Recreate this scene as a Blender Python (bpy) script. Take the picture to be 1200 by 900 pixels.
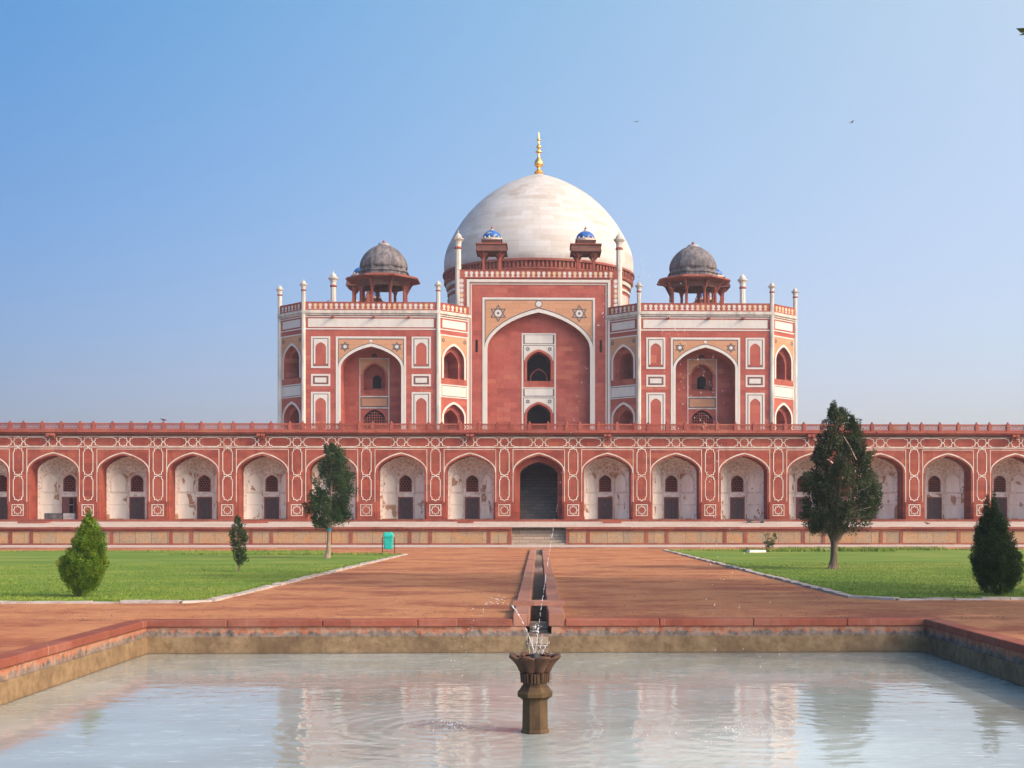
import bpy, math, random
import numpy as np
from math import sin, cos, pi, sqrt, radians, tan

# ------------------------------------------------------------------ clean
for o in list(bpy.data.objects):
    bpy.data.objects.remove(o, do_unlink=True)
scene = bpy.context.scene
COL = scene.collection
random.seed(7)

# ------------------------------------------------------------------ camera
EYE = 2.26
cd = bpy.data.cameras.new('camera')
cam = bpy.data.objects.new('camera', cd)
COL.objects.link(cam)
cam.location = (0, 0, EYE)
cam.rotation_euler = (radians(90), 0, radians(-1.4))
cd.sensor_width = 36.0
cd.lens = 45.0
cd.shift_x = -0.0567
cd.shift_y = 0.1283
cd.clip_start = 0.1
cd.clip_end = 6000
scene.camera = cam

# ------------------------------------------------------------------ light
SUN_AZ = radians(66)          # to the right of the axis that points at the camera
SUN_EL = radians(33)
sdir = (sin(SUN_AZ) * cos(SUN_EL), -cos(SUN_AZ) * cos(SUN_EL), sin(SUN_EL))
sd = bpy.data.lights.new('sun', 'SUN')
sd.energy = 2.1
sd.angle = radians(0.6)
sd.color = (1.0, 0.925, 0.835)
sun = bpy.data.objects.new('sun', sd)
COL.objects.link(sun)
sun.location = (60, -20, 60)
import mathutils
sun.rotation_euler = mathutils.Vector(sdir).to_track_quat('Z', 'Y').to_euler()

world = bpy.data.worlds.new('World')
scene.world = world
world.use_nodes = True
wn = world.node_tree
for n in list(wn.nodes):
    wn.nodes.remove(n)
sky = wn.nodes.new('ShaderNodeTexSky')
sky.sky_type = 'NISHITA'
sky.sun_disc = False
sky.sun_elevation = SUN_EL
sky.sun_rotation = math.atan2(sdir[0], sdir[1])
sky.altitude = 0
sky.air_density = 1.0
sky.dust_density = 2.0
sky.ozone_density = 3.0
bg = wn.nodes.new('ShaderNodeBackground')
bg.inputs['Strength'].default_value = 0.15
wo = wn.nodes.new('ShaderNodeOutputWorld')
# hazy brightening of the sky towards the sun's side (right) and a cooler zenith
wtc = wn.nodes.new('ShaderNodeTexCoord')
wsp = wn.nodes.new('ShaderNodeSeparateXYZ')
wn.links.new(wtc.outputs['Generated'], wsp.inputs[0])
def wmath(op, a, b=None, c=None):
    m = wn.nodes.new('ShaderNodeMath'); m.operation = op
    for i, v in enumerate((a, b, c)):
        if v is None: continue
        if isinstance(v, (int, float)): m.inputs[i].default_value = v
        else: wn.links.new(v, m.inputs[i])
    return m.outputs[0]
wx = wmath('MAXIMUM', wmath('MINIMUM', wsp.outputs[0], 0.5), -0.45)
wz = wmath('MAXIMUM', wmath('MINIMUM', wsp.outputs[2], 0.40), 0.0)
wback = wmath('MAXIMUM', wmath('MULTIPLY', wsp.outputs[1], -1.0), 0.0)     # added gain: brighter unseen sky behind the camera, to fill the shaded niches
wcb = wn.nodes.new('ShaderNodeCombineXYZ')
wx2, wxz = wmath('MULTIPLY', wx, wx), wmath('MULTIPLY', wx, wz)
for i, (a_, b_, c_, d_, e_) in enumerate(((-0.09, 0.764, 0.77, -1.84, 3.819), (-0.35, 0.879, 1.651, -1.128, 0.575), (-0.223, 0.71, 1.042, -0.766, -0.74))):
    q_ = wmath('MULTIPLY_ADD', wx, b_, wmath('MULTIPLY_ADD', wz, c_, a_))
    q_ = wmath('MULTIPLY_ADD', wx2, d_, wmath('MULTIPLY_ADD', wxz, e_, q_))
    q_ = wmath('MULTIPLY_ADD', wback, 1.25, q_)
    wn.links.new(wmath('EXPONENT', q_), wcb.inputs[i])
wmul = wn.nodes.new('ShaderNodeVectorMath'); wmul.operation = 'MULTIPLY'
wn.links.new(sky.outputs[0], wmul.inputs[0]); wn.links.new(wcb.outputs[0], wmul.inputs[1])
wn.links.new(wmul.outputs[0], bg.inputs[0])
wn.links.new(bg.outputs[0], wo.inputs[0])

scene.view_settings.view_transform = 'Standard'
scene.view_settings.look = 'None'
scene.view_settings.exposure = 0.45
scene.view_settings.gamma = 1.0
scene.view_settings.use_curve_mapping = False
scene.render.engine = 'CYCLES'
scene.render.resolution_x = 1024
scene.render.resolution_y = 768

# ================================================================== materials
class NT:
    """small helper round a node tree"""
    def __init__(s, name, rough=0.85, spec=0.3):
        s.m = bpy.data.materials.new(name)
        s.m.use_nodes = True
        s.t = s.m.node_tree
        s.n = s.t.nodes
        s.b = s.n['Principled BSDF']
        s.out = s.n['Material Output']
        s.b.inputs['Roughness'].default_value = rough
        s.b.inputs['Specular IOR Level'].default_value = spec
        s._pos = None
    def link(s, a, b): s.t.links.new(a, b)
    def node(s, k, **kw):
        n = s.n.new(k)
        for a, v in kw.items(): setattr(n, a, v)
        return n
    def pos(s):
        if s._pos is None:
            s._pos = s.n.new('ShaderNodeNewGeometry').outputs['Position']
        return s._pos
    def uv(s): return s.n.new('ShaderNodeTexCoord').outputs['UV']
    def mapping(s, vec, scale=(1, 1, 1), loc=(0, 0, 0)):
        m = s.n.new('ShaderNodeMapping')
        m.inputs['Scale'].default_value = scale
        m.inputs['Location'].default_value = loc
        s.link(vec, m.inputs['Vector'])
        return m.outputs[0]
    def noise(s, vec, scale, detail=5, rough=0.55, dist=0.0):
        n = s.n.new('ShaderNodeTexNoise')
        n.inputs['Scale'].default_value = scale
        n.inputs['Detail'].default_value = detail
        n.inputs['Roughness'].default_value = rough
        n.inputs['Distortion'].default_value = dist
        s.link(vec, n.inputs['Vector'])
        return n.outputs['Fac']
    def ramp(s, fac, stops, interp='LINEAR'):
        r = s.n.new('ShaderNodeValToRGB')
        r.color_ramp.interpolation = interp
        e = r.color_ramp.elements
        while len(e) < len(stops): e.new(0.5)
        for i, (p, c) in enumerate(stops):
            e[i].position = p
            e[i].color = c if len(c) == 4 else (*c, 1)
        s.link(fac, r.inputs[0])
        return r.outputs[0]
    def mix(s, fac, a, b, mode='MIX'):
        m = s.n.new('ShaderNodeMix')
        m.data_type = 'RGBA'
        m.blend_type = mode
        for sock, v in ((m.inputs[0], fac), (m.inputs[6], a), (m.inputs[7], b)):
            if isinstance(v, (int, float)): sock.default_value = v
            elif isinstance(v, tuple): sock.default_value = v if len(v) == 4 else (*v, 1)
            else: s.link(v, sock)
        return m.outputs[2]
    def math(s, op, a, b=None, c=None):
        m = s.n.new('ShaderNodeMath')
        m.operation = op
        for i, v in enumerate((a, b, c)):
            if v is None: continue
            if isinstance(v, (int, float)): m.inputs[i].default_value = v
            else: s.link(v, m.inputs[i])
        return m.outputs[0]
    def sep(s, vec):
        n = s.n.new('ShaderNodeSeparateXYZ')
        s.link(vec, n.inputs[0])
        return n.outputs
    def comb(s, x, y, z=0.0):
        n = s.n.new('ShaderNodeCombineXYZ')
        for i, v in enumerate((x, y, z)):
            if isinstance(v, (int, float)): n.inputs[i].default_value = v
            else: s.link(v, n.inputs[i])
        return n.outputs[0]
    def wallvec(s, k=0.43, dz=0.0):
        p = s.sep(s.pos())
        return s.comb(s.math('MULTIPLY_ADD', p[1], k, p[0]), s.math('ADD', p[2], dz) if dz else p[2], 0.0)
    def brick(s, vec, c1, c2, mortar, w, h, ms=0.01, bias=0.0, offset=0.5, smooth=0.1):
        n = s.n.new('ShaderNodeTexBrick')
        n.offset = offset
        n.inputs['Color1'].default_value = (*c1, 1)
        n.inputs['Color2'].default_value = (*c2, 1)
        n.inputs['Mortar'].default_value = (*mortar, 1)
        n.inputs['Scale'].default_value = 1.0
        n.inputs['Mortar Size'].default_value = ms
        n.inputs['Mortar Smooth'].default_value = smooth
        n.inputs['Bias'].default_value = bias
        n.inputs['Brick Width'].default_value = w
        n.inputs['Row Height'].default_value = h
        s.link(vec, n.inputs['Vector'])
        return n.outputs['Color'], n.outputs['Fac']
    def bump(s, h, strength=0.3, dist=0.02):
        b = s.n.new('ShaderNodeBump')
        b.inputs['Strength'].default_value = strength
        b.inputs['Distance'].default_value = dist
        s.link(h, b.inputs['Height'])
        s.link(b.outputs[0], s.b.inputs['Normal'])
        return b
    def base(s, c):
        if isinstance(c, tuple): s.b.inputs['Base Color'].default_value = (*c, 1)
        else: s.link(c, s.b.inputs['Base Color'])

M = {}
def sandstone(name, c1, c2, mort, w, h, streak=0.45, pale=(0.46, 0.20, 0.13), dz=0.0):
    t = NT(name, 0.9, 0.2)
    wv = t.wallvec(dz=dz)
    g, fac = t.brick(wv, (0, 0, 0), (1, 1, 1), (0.4, 0.4, 0.4), w, h, 0.012, 0.0)
    warm = tuple(min(1, x * k) for x, k in zip(c1, (1.22, 1.75, 1.4)))
    col = t.ramp(g, [(0.0, tuple(x * .78 for x in c2)), (0.3, c2), (0.62, c1), (0.86, tuple(x * 1.06 for x in c1)), (1.0, warm)])
    col = t.mix(t.math('MULTIPLY', fac, 0.75), col, mort)
    n1 = t.noise(t.pos(), 0.55, 6, 0.6)
    n2 = t.noise(t.mapping(t.pos(), (1.6, 1.6, 0.28)), 1.2, 6, 0.65)
    n3 = t.noise(t.pos(), 7.0, 4, 0.6)
    col = t.mix(t.ramp(n1, [(0.45, (0, 0, 0)), (0.75, (1, 1, 1))]), col, pale)
    dark = tuple(x * 0.42 for x in c1)
    col = t.mix(t.math('MULTIPLY', t.ramp(n2, [(0.52, (0, 0, 0)), (0.68, (1, 1, 1))]), streak), col, dark)
    col = t.mix(0.35, col, t.ramp(n3, [(0.25, tuple(x * 0.6 for x in c1)), (0.75, tuple(min(1, x * 1.35) for x in c1))]))
    t.base(col)
    t.bump(t.math('SUBTRACT', n3, t.math('MULTIPLY', fac, 0.6)), 0.35, 0.02)
    return t.m
M['red'] = sandstone('red_sandstone', (0.385, 0.113, 0.096), (0.315, 0.088, 0.080), (0.20, 0.065, 0.06), 1.35, 0.46, 0.3, (0.42, 0.16, 0.135))
M['red_terrace'] = sandstone('weathered_red_sandstone', (0.335, 0.096, 0.074), (0.25, 0.070, 0.058), (0.13, 0.05, 0.042), 1.1, 0.42, 0.7, (0.42, 0.19, 0.14))
M['red_trim'] = sandstone('red_sandstone_trim', (0.35, 0.112, 0.088), (0.30, 0.09, 0.072), (0.2, 0.07, 0.05), 2.4, 9.0, 0.6, (0.42, 0.19, 0.15), 4.1)
M['red_podium'] = sandstone('stained_podium_sandstone', (0.30, 0.098, 0.075), (0.23, 0.075, 0.06), (0.13, 0.05, 0.042), 1.6, 9.0, 0.85, (0.33, 0.18, 0.13), 4.1)
M['red_inlay'] = sandstone('red_stone_infill', (0.40, 0.118, 0.098), (0.35, 0.10, 0.088), (0.25, 0.08, 0.06), 1.3, 0.8, 0.2, (0.43, 0.14, 0.10))
M['pink'] = sandstone('pink_kerb_stone', (0.43, 0.21, 0.155), (0.37, 0.165, 0.12), (0.2, 0.1, 0.08), 1.2, 3.0, 0.35, (0.47, 0.27, 0.21), 1.0)

def marble(name, base=(0.60, 0.575, 0.54), dirt=(0.42, 0.385, 0.34), amt=0.4):
    t = NT(name, 0.55, 0.35)
    n1 = t.noise(t.mapping(t.pos(), (1.3, 1.3, 0.35)), 1.5, 6, 0.6)
    n2 = t.noise(t.pos(), 9.0, 4)
    f = t.math('MULTIPLY', t.ramp(n1, [(0.42, (0, 0, 0)), (0.7, (1, 1, 1))]), amt)
    c = t.mix(f, base, dirt)
    c = t.mix(t.math('MULTIPLY', t.ramp(n2, [(0.4, (0, 0, 0)), (0.7, (1, 1, 1))]), 0.25), c, (0.58, 0.52, 0.43))
    t.base(c)
    return t.m
M['marble'] = marble('white_marble')
M['marble_grey'] = marble('weathered_marble', (0.60, 0.56, 0.50), (0.22, 0.20, 0.19), 0.75)
M['marble_line'] = marble('inlaid_white_marble', (0.70, 0.64, 0.55), (0.42, 0.27, 0.19), 0.8)
M['marble_cream'] = marble('cream_marble', (0.60, 0.45, 0.27), (0.45, 0.33, 0.22), 0.5)

t = NT('dome_marble', 0.6, 0.3)
wob = t.node('ShaderNodeTexNoise'); wob.inputs['Scale'].default_value = 0.5; wob.inputs['Detail'].default_value = 2; t.link(t.pos(), wob.inputs['Vector'])
sc_ = t.node('ShaderNodeVectorMath', operation='MULTIPLY_ADD'); t.link(wob.outputs['Color'], sc_.inputs[0]); sc_.inputs[1].default_value = (0.5, 0.16, 0); t.link(t.uv(), sc_.inputs[2])
g1, fac = t.brick(sc_.outputs[0], (0, 0, 0), (1, 1, 1), (.5, .5, .5), 1.3, 0.66, 0.030, 0.0, 0.37, 0.2)
g2, fac2 = t.brick(t.mapping(sc_.outputs[0], (1, 1, 1), (3.3, 7.1, 0)), (0, 0, 0), (1, 1, 1), (.5, .5, .5), 2.6, 1.32, 0.02, 0.0, 0.41, 0.2)
stops = [(0.0, (0.345, 0.285, 0.225)), (0.16, (0.43, 0.385, 0.325)), (0.45, (0.475, 0.445, 0.405)), (0.8, (0.52, 0.50, 0.47)), (1.0, (0.55, 0.535, 0.51))]
col = t.mix(0.08, t.mix(0.5, t.ramp(g1, stops), t.ramp(g2, stops)), (0.49, 0.46, 0.42))
col = t.mix(t.math('MULTIPLY', fac, 0.4), col, (0.34, 0.305, 0.26))
n1 = t.noise(t.pos(), 0.35, 5, 0.6)
n2 = t.noise(t.mapping(t.pos(), (1, 1, 0.9)), 1.1, 3, 0.5)
col = t.mix(t.math('MULTIPLY', t.ramp(n2, [(0.60, (0, 0, 0)), (0.68, (1, 1, 1))]), 0.30), col, (0.40, 0.31, 0.22))
col = t.mix(t.math('MULTIPLY', n1, 0.25), col, (0.48, 0.465, 0.44))
t.base(col); t.bump(t.math('SUBTRACT', 1.0, fac), 0.25, 0.03)
M['dome'] = t.m

t = NT('buff_sandstone', 0.85, 0.2)
col, fac = t.brick(t.wallvec(), (0.45, 0.265, 0.155), (0.385, 0.215, 0.12), (0.25, 0.14, 0.09), 1.4, 0.44, 0.012)
col = t.mix(t.math('MULTIPLY', t.noise(t.mapping(t.pos(), (1, 1, 4)), 1.1, 5), 0.6), col, (0.47, 0.21, 0.12))
t.base(col); M['buff'] = t.m
M['dark_streaked'] = sandstone('dark_streaked_sandstone', (0.17, 0.075, 0.062), (0.12, 0.055, 0.05), (0.06, 0.035, 0.035), 0.9, 0.4, 0.8, (0.20, 0.10, 0.085))  # dark red-brown base with strong darker streaks

t = NT('dark_slate_inlay', 0.6, 0.3); t.base((0.075, 0.07, 0.072)); M['slate'] = t.m
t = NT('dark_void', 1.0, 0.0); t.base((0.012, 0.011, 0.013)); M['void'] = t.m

# lime plaster with fallen patches
t = NT('lime_plaster', 0.9, 0.15)
n1 = t.noise(t.mapping(t.pos(), (1, 1, 1)), 0.62, 5, 0.52, 0.4)
n2 = t.noise(t.mapping(t.pos(), (1.5, 1.5, 0.4)), 1.3, 5, 0.6)
n3 = t.noise(t.pos(), 2.3, 4, 0.55)
col = t.mix(t.ramp(n2, [(0.35, (0, 0, 0)), (0.72, (1, 1, 1))]), (0.80, 0.735, 0.64), (0.64, 0.52, 0.41))
zz = t.sep(t.pos())[2]
low = t.ramp(t.math('DIVIDE', t.math('SUBTRACT', zz, 1.9), 6.0), [(0.0, (1, 1, 1)), (0.14, (0.25, 0.25, 0.25)), (0.45, (0.0, 0.0, 0.0)), (0.62, (0.15, 0.15, 0.15))])
edge = t.math('ADD', n1, t.math('MULTIPLY', low, 0.10))
n5 = t.noise(t.mapping(t.pos(), (.6, 1, 1)), 4.2, 5, 0.75)
col = t.mix(t.math('MULTIPLY', t.ramp(n5, [(0.47, (0, 0, 0)), (0.66, (1, 1, 1))]), 0.55), col, (0.22, 0.085, 0.06))
col = t.mix(t.math('MULTIPLY', t.ramp(n5, [(0.30, (1, 1, 1)), (0.44, (0, 0, 0))]), 0.45), col, (0.55, 0.33, 0.22))
col = t.mix(t.math('MULTIPLY', t.ramp(n3, [(0.5, (0, 0, 0)), (0.8, (1, 1, 1))]), 0.4), col, (0.42, 0.30, 0.21))
patch = t.ramp(edge, [(0.610, (0, 0, 0)), (0.625, (1, 1, 1))])
col = t.mix(patch, col, t.mix(n3, (0.34, 0.16, 0.075), (0.45, 0.27, 0.16)))
# netted relief in the half dome
vor = t.node('ShaderNodeTexVoronoi', feature='DISTANCE_TO_EDGE')
vor.inputs['Scale'].default_value = 2.6
t.link(t.pos(), vor.inputs['Vector'])
vault = t.ramp(t.math('DIVIDE', zz, 10.0), [(0.555, (0, 0, 0)), (0.575, (1, 1, 1))])
net = t.math('MULTIPLY', t.ramp(vor.outputs['Distance'], [(0.05, (1, 1, 1)), (0.10, (0, 0, 0))]), vault)
col = t.mix(t.math('MULTIPLY', vault, 0.7), col, t.mix(n3, (0.42, 0.26, 0.19), (0.70, 0.58, 0.49)))
col = t.mix(t.math('MULTIPLY', net, 0.8), col, (0.78, 0.73, 0.68))
t.base(col)
t.bump(t.math('SUBTRACT', net, t.math('MULTIPLY', patch, 0.7)), 0.5, 0.03)
M['plaster'] = t.m
t = NT('plaster_moulding', 0.9, 0.15)
n = t.noise(t.pos(), 1.7, 5)
t.base(t.ramp(n, [(0.35, (0.70, 0.62, 0.56)), (0.7, (0.50, 0.35, 0.28))])); M['moulding'] = t.m
t = NT('smooth_plaster_panel', 0.9, 0.15)
n1 = t.noise(t.pos(), 0.75, 5, 0.52, 0.5); n = t.noise(t.mapping(t.pos(), (1, 1, .5)), 1.5, 5)
col = t.ramp(n, [(0.3, (0.82, 0.755, 0.66)), (0.75, (0.67, 0.565, 0.46))])
patch = t.ramp(n1, [(0.60, (0, 0, 0)), (0.612, (1, 1, 1))])
col = t.mix(patch, col, (0.40, 0.23, 0.14)); t.base(col); t.bump(t.math('SUBTRACT', 1.0, patch), .5, .03)
M['plaster_panel'] = t.m

t = NT('dark_wood', 0.6, 0.3)
w = t.noise(t.mapping(t.pos(), (6, 6, 0.5)), 3.0, 4)
t.base(t.ramp(w, [(0.3, (0.040, 0.020, 0.021)), (0.7, (0.085, 0.042, 0.038))])); M['wood'] = t.m
t = NT('faded_red_wood', 0.6, 0.3); w = t.noise(t.mapping(t.pos(), (6, 6, 0.5)), 3.0, 4); t.base(t.ramp(w, [(0.3, (0.13, 0.04, 0.035)), (0.7, (0.20, 0.07, 0.055))])); M['door_red'] = t.m
t = NT('gilded_copper', 0.28, 0.5); t.b.inputs['Metallic'].default_value = 0.9; t.base((0.83, 0.50, 0.13)); M['gold'] = t.m
t = NT('blue_glazed_tile', 0.5, 0.4)
n = t.noise(t.pos(), 1.7, 4, 0.6)
c = t.ramp(n, [(0.40, (0.012, 0.12, 0.42)), (0.52, (0.02, 0.20, 0.55)), (0.575, (0.02, 0.24, 0.55)), (0.59, (0.56, 0.47, 0.40)), (0.8, (0.62, 0.55, 0.46))])
t.base(c); M['tile'] = t.m

t = NT('weathered_lime_dome', 0.9, 0.15)
p = t.sep(t.pos())
n = t.noise(t.mapping(t.pos(), (1.6, 1.6, 0.35)), 1.6, 6, 0.65)
n2 = t.noise(t.pos(), 3.0, 5)
col = t.ramp(n, [(0.28, (0.05, 0.048, 0.052)), (0.48, (0.14, 0.13, 0.13)), (0.62, (0.27, 0.24, 0.22)), (0.75, (0.44, 0.37, 0.30))])
col = t.mix(t.math('MULTIPLY', t.ramp(n2, [(0.5, (0, 0, 0)), (0.75, (1, 1, 1))]), 0.4), col, (0.40, 0.35, 0.30))
t.base(col); t.bump(n2, 0.4, 0.04); M['lime'] = t.m

# podium stones
t = NT('buff_podium_stone', 0.9, 0.15)
col, fac = t.brick(t.wallvec(), (0.40, 0.27, 0.16), (0.30, 0.22, 0.15), (0.10, 0.075, 0.06), 1.15, 1.4, 0.018, 0.0, 0.37)
n1 = t.noise(t.pos(), 0.9, 6, 0.62); n2 = t.noise(t.pos(), 8, 5, 0.65)
col = t.mix(t.ramp(n1, [(0.42, (0, 0, 0)), (0.68, (1, 1, 1))]), col, (0.44, 0.23, 0.105))
col = t.mix(t.math('MULTIPLY', t.ramp(n2, [(0.5, (0, 0, 0)), (0.68, (1, 1, 1))]), 0.6), col, (0.15, 0.13, 0.11))
t.base(col); t.bump(n2, 0.6, 0.04); M['podium'] = t.m
t = NT('grey_step_stone', 0.9, 0.15)
col, fac = t.brick(t.wallvec(), (0.46, 0.355, 0.27), (0.35, 0.27, 0.20), (0.12, 0.095, 0.08), 0.8, 0.23, 0.014)
n1 = t.noise(t.pos(), 1.5, 6, 0.6)
col = t.mix(t.math('MULTIPLY', n1, 0.5), col, (0.27, 0.21, 0.16)); t.base(col); t.bump(n1, 0.4, 0.03); M['steps'] = t.m
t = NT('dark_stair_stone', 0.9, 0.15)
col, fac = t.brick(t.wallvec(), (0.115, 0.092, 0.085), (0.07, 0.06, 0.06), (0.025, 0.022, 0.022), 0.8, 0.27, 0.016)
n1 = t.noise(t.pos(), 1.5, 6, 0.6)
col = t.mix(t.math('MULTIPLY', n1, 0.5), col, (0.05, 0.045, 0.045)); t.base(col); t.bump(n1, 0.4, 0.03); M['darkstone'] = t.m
t = NT('pale_paving', 0.9, 0.15)
p = t.sep(t.pos())
col, fac = t.brick(t.comb(p[0], p[1]), (0.54, 0.475, 0.43), (0.46, 0.39, 0.345), (0.24, 0.18, 0.155), 1.1, 0.9, 0.015)
n1 = t.noise(t.pos(), 0.8, 6, 0.6)
col = t.mix(t.math('MULTIPLY', n1, 0.4), col, (0.42, 0.31, 0.26)); t.base(col); M['paving'] = t.m

# gravelly red earth
t = NT('red_earth', 0.95, 0.1)
n1 = t.noise(t.mapping(t.pos(), (1, 0.35, 1)), 0.22, 6, 0.6)
n2 = t.noise(t.mapping(t.pos(), (.55, .9, 1)), 0.55, 7, 0.7)
n3 = t.noise(t.pos(), 26, 4, 0.7)
vo = t.node('ShaderNodeTexVoronoi'); vo.inputs['Scale'].default_value = 22; t.link(t.pos(), vo.inputs['Vector'])
col = t.ramp(n1, [(0.3, (0.42, 0.18, 0.09)), (0.5, (0.47, 0.24, 0.13)), (0.72, (0.38, 0.15, 0.085))])
col = t.mix(t.math('MULTIPLY', t.ramp(n2, [(0.47, (0, 0, 0)), (0.60, (1, 1, 1))]), 0.85), col, (0.24, 0.075, 0.055))
n5 = t.noise(t.mapping(t.pos(), (.6, 1, 1)), 4.2, 5, 0.75)
col = t.mix(t.math('MULTIPLY', t.ramp(n5, [(0.47, (0, 0, 0)), (0.66, (1, 1, 1))]), 0.55), col, (0.22, 0.085, 0.06))
col = t.mix(t.math('MULTIPLY', t.ramp(n5, [(0.30, (1, 1, 1)), (0.44, (0, 0, 0))]), 0.45), col, (0.55, 0.33, 0.22))
col = t.mix(t.math('MULTIPLY', t.ramp(n3, [(0.48, (0, 0, 0)), (0.75, (1, 1, 1))]), 0.6), col, (0.49, 0.28, 0.18))
col = t.mix(t.math('MULTIPLY', t.ramp(vo.outputs['Distance'], [(0.08, (1, 1, 1)), (0.2, (0, 0, 0))]), 0.45), col, (0.20, 0.09, 0.06))
t.base(col); t.bump(t.math('ADD', n3, t.math('MULTIPLY', n2, 0.8)), 0.5, 0.03); M['earth'] = t.m

t = NT('lawn_grass', 0.9, 0.1)
n1 = t.noise(t.mapping(t.pos(), (0.45, 1, 1)), 0.35, 6, 0.62); n2 = t.noise(t.pos(), 9, 5, 0.7)
col = t.ramp(n1, [(0.36, (0.075, 0.16, 0.03)), (0.5, (0.13, 0.205, 0.042)), (0.60, (0.22, 0.25, 0.06)), (0.72, (0.30, 0.26, 0.085))])
col = t.mix(t.math('MULTIPLY', n2, 0.7), col, t.ramp(n2, [(0.3, (0.06, 0.12, 0.018)), (0.7, (0.20, 0.25, 0.045))]))
t.base(col); t.bump(n2, 0.5, 0.05); M['lawn'] = t.m
t = NT('grass_blades', 0.7, 0.2)
n1 = t.noise(t.pos(), 0.5, 4)
t.base(t.ramp(n1, [(0.3, (0.085, 0.16, 0.018)), (0.7, (0.20, 0.24, 0.04))])); M['blade'] = t.m

t = NT('pale_edging_stone', 0.9, 0.2)
n1 = t.noise(t.pos(), 2.0, 6, 0.6)
t.base(t.ramp(n1, [(0.3, (0.33, 0.24, 0.18)), (0.5, (0.50, 0.44, 0.38)), (0.7, (0.58, 0.54, 0.49))])); M['edging'] = t.m

# pool wall: red wash that has run, grey lime line, stained tan stone
t = NT('pool_wall_stone', 0.9, 0.2)
p = t.sep(t.pos())
run = t.noise(t.mapping(t.pos(), (7, 7, 0.4)), 1.0, 4, 0.6)
big = t.noise(t.pos(), 0.9, 5, 0.6)
n2 = t.noise(t.pos(), 6, 6, 0.68)
zz = t.math('ADD', p[2], t.math('ADD', t.math('MULTIPLY', t.math('SUBTRACT', run, 0.5), 0.42), t.math('MULTIPLY', t.math('SUBTRACT', big, 0.5), 0.12)))
f = t.math('ADD', t.math('MULTIPLY', zz, 1.0), 1.0)     # z -1..0 -> 0..1
tan_c = t.mix(t.ramp(n2, [(0.35, (0, 0, 0)), (0.65, (1, 1, 1))]), (0.21, 0.145, 0.075), (0.36, 0.26, 0.15))
tan_c = t.mix(t.math('MULTIPLY', t.ramp(big, [(0.45, (0, 0, 0)), (0.7, (1, 1, 1))]), 0.75), tan_c, (0.13, 0.085, 0.05))
grey = t.mix(t.ramp(n2, [(.35, (0, 0, 0)), (.65, (1, 1, 1))]), (0.10, 0.085, 0.075), (0.36, 0.30, 0.25))
grey = t.mix(t.math('MULTIPLY', t.ramp(run, [(.5, (0, 0, 0)), (.7, (1, 1, 1))]), .6), grey, (0.42, 0.27, 0.20))
red = t.mix(t.ramp(n2, [(0.4, (0, 0, 0)), (0.6, (1, 1, 1))]), (0.42, 0.15, 0.085), (0.50, 0.30, 0.20))
up = t.mix(t.ramp(f, [(0.79, (0, 0, 0)), (0.815, (1, 1, 1))]), grey, red)
lo = t.ramp(p[2], [(0.0, (0, 0, 0)), (1.0, (0, 0, 0))])
lowmask = t.math('GREATER_THAN', p[2], -0.292)
col = t.mix(lowmask, tan_c, up)
wet = t.ramp(t.math('ADD', p[2], 1.0), [(0.345, (1, 1, 1)), (0.385, (0, 0, 0))])
col = t.mix(t.math('MULTIPLY', wet, 0.7), col, (0.05, 0.038, 0.025))
t.base(col); t.bump(n2, 0.6, 0.03); M['poolwall'] = t.m
M['coping'] = sandstone('red_coping_stone', (0.36, 0.115, 0.078), (0.25, 0.078, 0.056), (0.42, 0.28, 0.2), 2.2, 6.0, 0.75, (0.45, 0.24, 0.18), 2.0)

t = NT('milky_pool_water', 0.025, 0.5)
t.b.inputs['IOR'].default_value = 1.33
p = t.pos()
n1 = t.noise(t.mapping(p, (0.6, 1, 1)), 0.5, 5, 0.6); n4 = t.noise(t.mapping(p, (1, 2.6, 1)), 2.2, 6, 0.7)
col = t.ramp(n1, [(0.3, (0.27, 0.265, 0.235)), (0.55, (0.33, 0.345, 0.33)), (0.75, (0.39, 0.42, 0.415))])
col = t.mix(t.ramp(n4, [(0.56, (0, 0, 0)), (0.68, (.75, .75, .75))]), col, (0.55, 0.57, 0.56))
specks = t.noise(p, 9, 3, 0.5)
col = t.mix(t.ramp(specks, [(0.70, (0, 0, 0)), (0.74, (.6, .6, .6))]), col, (0.20, 0.12, 0.06))
fd = t.node('ShaderNodeVectorMath', operation='DISTANCE'); t.link(p, fd.inputs[0]); fd.inputs[1].default_value = (2.7, 15.6, -0.65)
fo = t.ramp(t.math('ADD', t.math('DIVIDE', fd.outputs['Value'], 5.0), t.math('MULTIPLY', t.math('SUBTRACT', n4, 0.5), 0.9)), [(0.1, (1, 1, 1)), (0.6, (0, 0, 0))])
col = t.mix(t.math('MULTIPLY', fo, 0.6), col, (0.60, 0.66, 0.645))      # aerated water under the falling spray
t.base(col)
# ripples: broad wind ripples and rings round the two places where the jets land
def rings(cx, cy, k, r0):
    d = t.node('ShaderNodeVectorMath', operation='DISTANCE')
    t.link(p, d.inputs[0]); d.inputs[1].default_value = (cx, cy, -0.65)
    dist = t.math('MULTIPLY_ADD', t.noise(p, 1.3, 3, 0.6), 0.55, d.outputs['Value'])
    s = t.math('SINE', t.math('MULTIPLY', dist, k))
    fall = t.math('DIVIDE', 1.0, t.math('ADD', 1.0, t.math('POWER', t.math('DIVIDE', dist, r0), 2.0)))
    return t.math('MULTIPLY', s, fall)
hgt = t.math('ADD', t.math('MULTIPLY', rings(-1.2, 17.6, 21.0, 1.4), 0.22), t.math('MULTIPLY', rings(2.9, 17.2, 17.0, 2.6), 0.085))
hgt = t.math('ADD', hgt, t.math('MULTIPLY', t.noise(t.mapping(p, (0.45, 1.0, 1)), 2.4, 2, 0.5), 0.62))
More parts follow.
